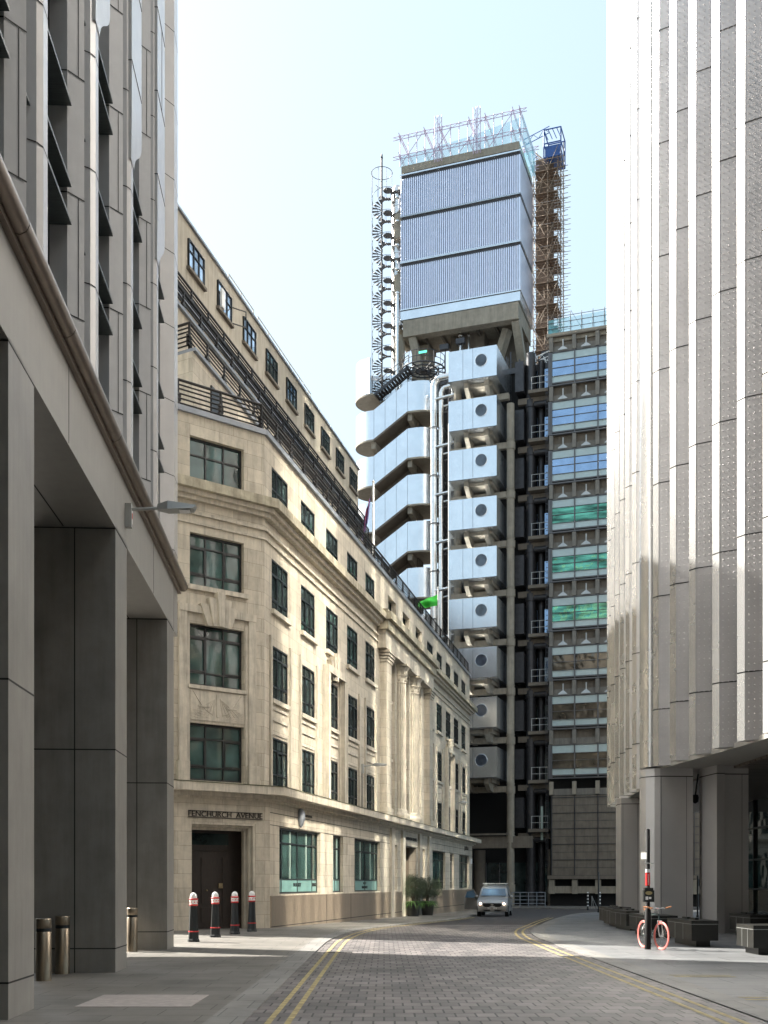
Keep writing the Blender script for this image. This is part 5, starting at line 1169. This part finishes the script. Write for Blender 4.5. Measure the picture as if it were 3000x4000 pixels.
# van
def van():
    W = T(6.62, 67.2, gz(67.5) - .05, math.atan2(-.985, -.17)); t = thing('delivery_van', 'beige grey panel van facing us with headlights on and a front door open', 'van', W)
    # local x = forward, y = left, z up. width 1.83, length 4.4, height 1.84
    prof = [(2.18, .32, .80), (2.2, .62, .86), (2.12, .84, .88), (1.95, .98, .87), (1.15, 1.14, .86), (.62, 1.60, .77), (.30, 1.76, .70), (-.3, 1.83, .67), (-1.9, 1.83, .67), (-2.15, 1.7, .70), (-2.2, 1.0, .86), (-2.2, .35, .86)]
    m = MB(); vs = []
    for x, z, hw in prof:
        vs += [(x, -hw, z), (x, -hw * .55, z + (.03 if z > .9 else 0)), (x + (.05 if x > 1 else 0), 0, z + (.045 if z > .9 else 0)), (x, hw * .55, z + (.03 if z > .9 else 0)), (x, hw, z)]
    n = len(prof); fs = []
    for i in range(n - 1): fs += [(i * 5 + k, i * 5 + k + 1, (i + 1) * 5 + k + 1, (i + 1) * 5 + k) for k in range(4)]
    m.add(vs, fs, True)
    for s in (0, 4):
        y = [vs[i * 5 + s] for i in range(n)]
        sd = -1 if s == 0 else 1
        low = [(p[0], sd * .9, .88) for p in y]
        m.add([y[0], y[1], y[2], y[3], y[4], (1.15, sd * .9, .55), (1.15, sd * .9, .3), (2.1, sd * .85, .3)], [(0, 1, 2, 3, 4, 5, 6, 7)])
        m.add([y[4], (1.15, sd * .9, .55), (-2.2, sd * .9, .6), (-2.2, sd * .86, 1.0)], [(0, 1, 2, 3)])
        m.add([(1.15, sd * .9, .55), (1.15, sd * .9, .3), (-2.2, sd * .9, .3), (-2.2, sd * .9, .6)], [(0, 1, 2, 3)])
        m.add([y[4], y[5], y[6], y[7], y[8], y[9], y[10]], [tuple(range(7))])
    m.add([(2.1, -.85, .3), (2.1, .85, .3), (-2.2, .9, .3), (-2.2, -.9, .3)], [(0, 1, 2, 3)])
    b = m.build('body', M['vanp'], t, W)
    m = MB(); m.add([(1.13, -.74, 1.19), (1.13, .74, 1.19), (.66, .66, 1.61), (.66, -.66, 1.61)], [(0, 1, 2, 3)]); 
    for v in range(len(m.v)): m.v[v] = (m.v[v][0] + .035, m.v[v][1], m.v[v][2] + .03)
    m.build('windscreen', M['vglass'], t, W)
    for s in (-1, 1):
        m = MB(); m.add([(.98, s * .866, 1.16), (.2, s * .875, 1.16), (.2, s * .735, 1.62), (.55, s * .77, 1.58)], [(0, 1, 2, 3)]); m.v = [(x, y + s * .012, z) for x, y, z in m.v]; m.build('side_window', M['vglass'], t, W)
    m = MB(); m.add([(2.25, -.52, .80), (2.25, .52, .80), (2.24, .58, .68), (2.23, .42, .58), (2.23, -.42, .58), (2.24, -.58, .68)], [tuple(range(6))]); g_ = m.build('grille', M['black'], t, W)
    m = MB(); n_ = 16; m.add([(2.265, .09 * math.cos(2 * math.pi * i / n_), .72 + .035 * math.sin(2 * math.pi * i / n_)) for i in range(n_)], [tuple(range(n_))]); m.build('badge', M['chrome'], g_, W)
    m = MB(); m.add([(2.22, -.6, .42), (2.22, .6, .42), (2.22, .4, .34), (2.22, -.4, .34)], [(0, 1, 2, 3)]); m.build('air_intake', M['black'], t, W)
    m = MB(); m.box(2.2, 2.235, -.26, .26, .46, .56); po = m.build('number_plate', M['white'], t, W)
    text('WJ67 KYM', .09, 'plate_lettering', M['black'], po, W @ T(2.24, 0, .51, R(90)), width=.44)
    for s in (-1, 1):
        m = MB(); m.add([(2.16, s * .60, .80), (2.0, s * .82, .92), (1.98, s * .84, .76), (2.16, s * .62, .70)], [(0, 1, 2, 3)]); m.v = [(x + .05, y + s * .03, z) for x, y, z in m.v]; h = m.build('headlight', M['chrome'], t, W)
        m = MB(); m.lathe([(.001, 0), (.055, 0)], 0, 0, 12); m.v = [(2.23, s * .68 + x, .77 + y) for x, y, z in m.v]; m.build('bulb', M['light'], h, W)
        m = MB(); m.lathe([(.02, -.1), (.1, -.08), (.11, .06), (.04, .1)], 0, 0, 10); m.v = [(.95 + x, s * 1.02 + y, 1.15 + z) for x, y, z in m.v]; m.box(.92, .98, min(s * .85, s * 1.0), max(s * .85, s * 1.0), 1.1, 1.16); m.build('mirror', M['vanp'], t, W)
        for x in (1.42, -1.35):
            m = MB(); m.tube((x, s * .70, .32), (x, s * .915, .32), .32, 20); wo = m.build('wheel', M['tyre'], t, W)
            m = MB(); m.tube((x, s * .9, .32), (x, s * .922, .32), .19, 14); m.build('hubcap', M['lampgrey'], wo, W)
        m = MB(); m.tube((.3, s * .6, 1.86), (-1.9, s * .6, 1.9), .018, 6); m.build('roof_rail', M['lampgrey'], t, W)
    m = MB()
    for x in (.1, -.9): m.tube((x, -.72, 1.93), (x, .72, 1.93), .022, 6)
    m.build('roof_bar', M['white'], t, W)
    m = MB(); m.tube((.25, .05, 1.78), (.2, .05, 1.96), .006, 5); m.build('aerial', M['black'], t, W)
    m = MB(); m.add([(1.0, -.92, .4), (.75, -1.75, .4), (.75, -1.78, 1.1), (.72, -1.62, 1.5), (.85, -1.2, 1.62), (1.0, -.92, 1.2)], [tuple(range(6))]); k = len(m.v); m.add([(x - .08, y, z) for x, y, z in m.v[:6]], [tuple(range(6))]); do = m.build('open_door', M['vanp'], t, W)
    m = MB(); m.add([(1.01, -1.0, 1.1), (.79, -1.7, 1.1), (.78, -1.58, 1.45), (.88, -1.2, 1.55)], [(0, 1, 2, 3)]); m.v = [(x + .01, y, z) for x, y, z in m.v]; m.build('door_window', M['vglass'], do, W)
van()

# shrubs in pots
def shrub(x, y, hz, label, seed):
    rnd = random.Random(seed); W = T(x, y, gz(y)); t = thing('potted_shrub', label, 'potted plant', W, 'standard trees in dark pots by the lobby door')
    m = MB(); m.lathe([(.32, 0), (.42, .72), (.46, .76), (.46, .8), (.40, .78), (.38, .7)], n=20); m.build('pot', M['pot'], t, W)
    m = MB()
    for i in range(3):
        a = i * 2.1; m.path([(.05 * math.cos(a), .05 * math.sin(a), .7), (.09 * math.cos(a + .6), .09 * math.sin(a + .6), 1.2), (.2 * math.cos(a), .2 * math.sin(a), 1.75)], .028, 6)
    for i in range(10):
        a = rnd.random() * 6.28; m.path([(.1 * math.cos(a), .1 * math.sin(a), 1.4 + .2 * rnd.random()), (.4 * math.cos(a), .4 * math.sin(a), 1.7 + .3 * rnd.random())], .012, 5)
    m.build('trunk', M['bark'], t, W)
    def leaves(n, cx, cz, rx, rz, s0, s1, mt, nm):
        m = MB()
        cl = [(rnd.gauss(0, 1), rnd.gauss(0, 1), rnd.gauss(0, 1)) for _ in range(70)]
        for i in range(n):
            c = rnd.choice(cl); l = math.sqrt(sum(q * q for q in c)); rr = .25 + .75 * rnd.random() ** .5
            p = Vector((c[0] / l * rx * rr, c[1] / l * rx * rr, cz + c[2] / l * rz * rr)) + Vector((rnd.gauss(0, .1), rnd.gauss(0, .1), rnd.gauss(0, .08)))
            a = Vector((rnd.gauss(0, 1), rnd.gauss(0, 1), rnd.gauss(0, 1))).normalized(); b = a.orthogonal().normalized(); s = s0 + (s1 - s0) * rnd.random()
            m.add([p, p + a * s + b * s * .35, p + a * s * 2, p + a * s - b * s * .35], [(0, 1, 2, 3)])
        m.build(nm, M[mt], t, W)
    leaves(13000, 0, 1.62, .82, .66, .02, .036, 'leaf', 'crown')
    m = MB()
    for i in range(160):
        a = rnd.random() * 6.28; el = .2 + rnd.random() * .9; L_ = .3 + .3 * rnd.random(); p = Vector((.2 * math.cos(a), .2 * math.sin(a), .78)); prev = p
        for k in range(1, 6):
            q = k / 5; c = p + Vector((math.cos(a) * L_ * q, math.sin(a) * L_ * q, el * .35 * q - .45 * q * q)); sd = Vector((-math.sin(a), math.cos(a), 0)) * .05 * (1.1 - q)
            m.add([prev - sd, prev + sd, c + sd * .8, c - sd * .8], [(0, 1, 2, 3)]); prev = c
    m.build('fern', M['fern'], t, W)
shrub(1.62, 63.0, 0, 'clipped round shrub in a dark pot, nearer of the pair by the lobby door', 3); shrub(2.55, 66.2, 0, 'clipped round shrub in a dark pot, farther and to the right by the lobby door', 9)

# far pavement railings, posts
t = thing('guard_railing', 'galvanised tube railing at the far kerb behind the van', 'railing', T(12, 91.5, gz(91.5)))
m = MB(); z0 = gz(92); xs = [X(2000, 91.2), X(2128, 91.2)]
for h in (.28, .58, .88, 1.18): m.tube((xs[0], 91.4, z0 + h), (xs[1], 91.0, z0 + h), .03, 6); 
m.build('rail', M['lead'], t, I4)
m = MB()
for i in range(5): x = xs[0] + (xs[1] - xs[0]) * i / 4; m.tube((x, 91.4 - .1 * i, z0), (x, 91.4 - .1 * i, z0 + 1.2), .035, 6)
m.tube((xs[1], 91, z0 + 1.18), (xs[1] + .1, 95, z0 + 1.18), .03, 6); m.build('upright', M['lead'], t, I4)
def post(u, y, h, r, mt, label, bands=None, cat='post', nm='street_post'):
    W = T(X(u, y), y, gz(y)); t = thing(nm, label, cat, W); m = MB(); m.lathe([(r, 0), (r, h), (r * .6, h + .03)], n=12); m.build('pole', M[mt], t, W)
    m = MB(); m.lathe([(r * 1.5, 0), (r * 1.5, .12)], n=12); m.build('base', M[mt], t, W)
    if bands:
        m = MB()
        for k in range(bands): m.lathe([(r + .006, .3 + k * .25), (r + .006, .38 + k * .25)], n=12)
        m.build('reflective_band', M['white'], t, W)
post(2338, 76, 2.7, .06, 'black', 'slim black post at the right kerb before the panelled wall'); post(2343, 79, 1.35, .06, 'black', 'short black bollard with white bands right beside the slim post', 5, 'bollard', 'banded_bollard')
post(2296, 86, 1.2, .06, 'black', 'short black and white banded bollard left of the slim black post', 5, 'bollard', 'banded_bollard')
post(2725, 60, 2.2, .05, 'black', 'thin black post seen in the gap between the two nearest columns')
t = thing('folding_frame', 'white metal A frame leaning on the far pavement', 'frame', T(X(2316, 88), 88, gz(88)))
m = MB(); x = X(2312, 88)
for a, b in ((0, .25), (.02, .5)): m.tube((x, 88, gz(88) + 1.0), (x + b, 88.3, gz(88)), .02, 5)
m.tube((x, 88, gz(88) + 1.0), (x, 88, gz(88)), .02, 5); m.build('tube', M['lampgrey'], t, I4)

# joints and painted shade strips are surface pattern: fold each into the part it is drawn on
def fold():
    prev = {}
    for o in list(COL.objects):
        nm = o.name.split('.')[0]; p = o.parent
        if nm in ('joint', 'rib_shade') and o.type == 'MESH':
            tgt = p if p is not None and p.type == 'MESH' else prev.get(p.name if p else None)
            if tgt is None or o.children: continue
            bm = bmesh.new(); bm.from_mesh(tgt.data); n0 = len(bm.faces); sl = len(tgt.data.materials)
            me = o.data; me.transform(WM[tgt.name].inverted() @ WM[o.name]); tgt.data.materials.append(me.materials[0]); bm.from_mesh(me); bm.faces.ensure_lookup_table()
            for f in bm.faces[n0:]: f.material_index = sl
            bm.to_mesh(tgt.data); bm.free(); bpy.data.objects.remove(o)
        elif o.type == 'MESH' and p is not None and p.type == 'EMPTY': prev[p.name] = o
fold()
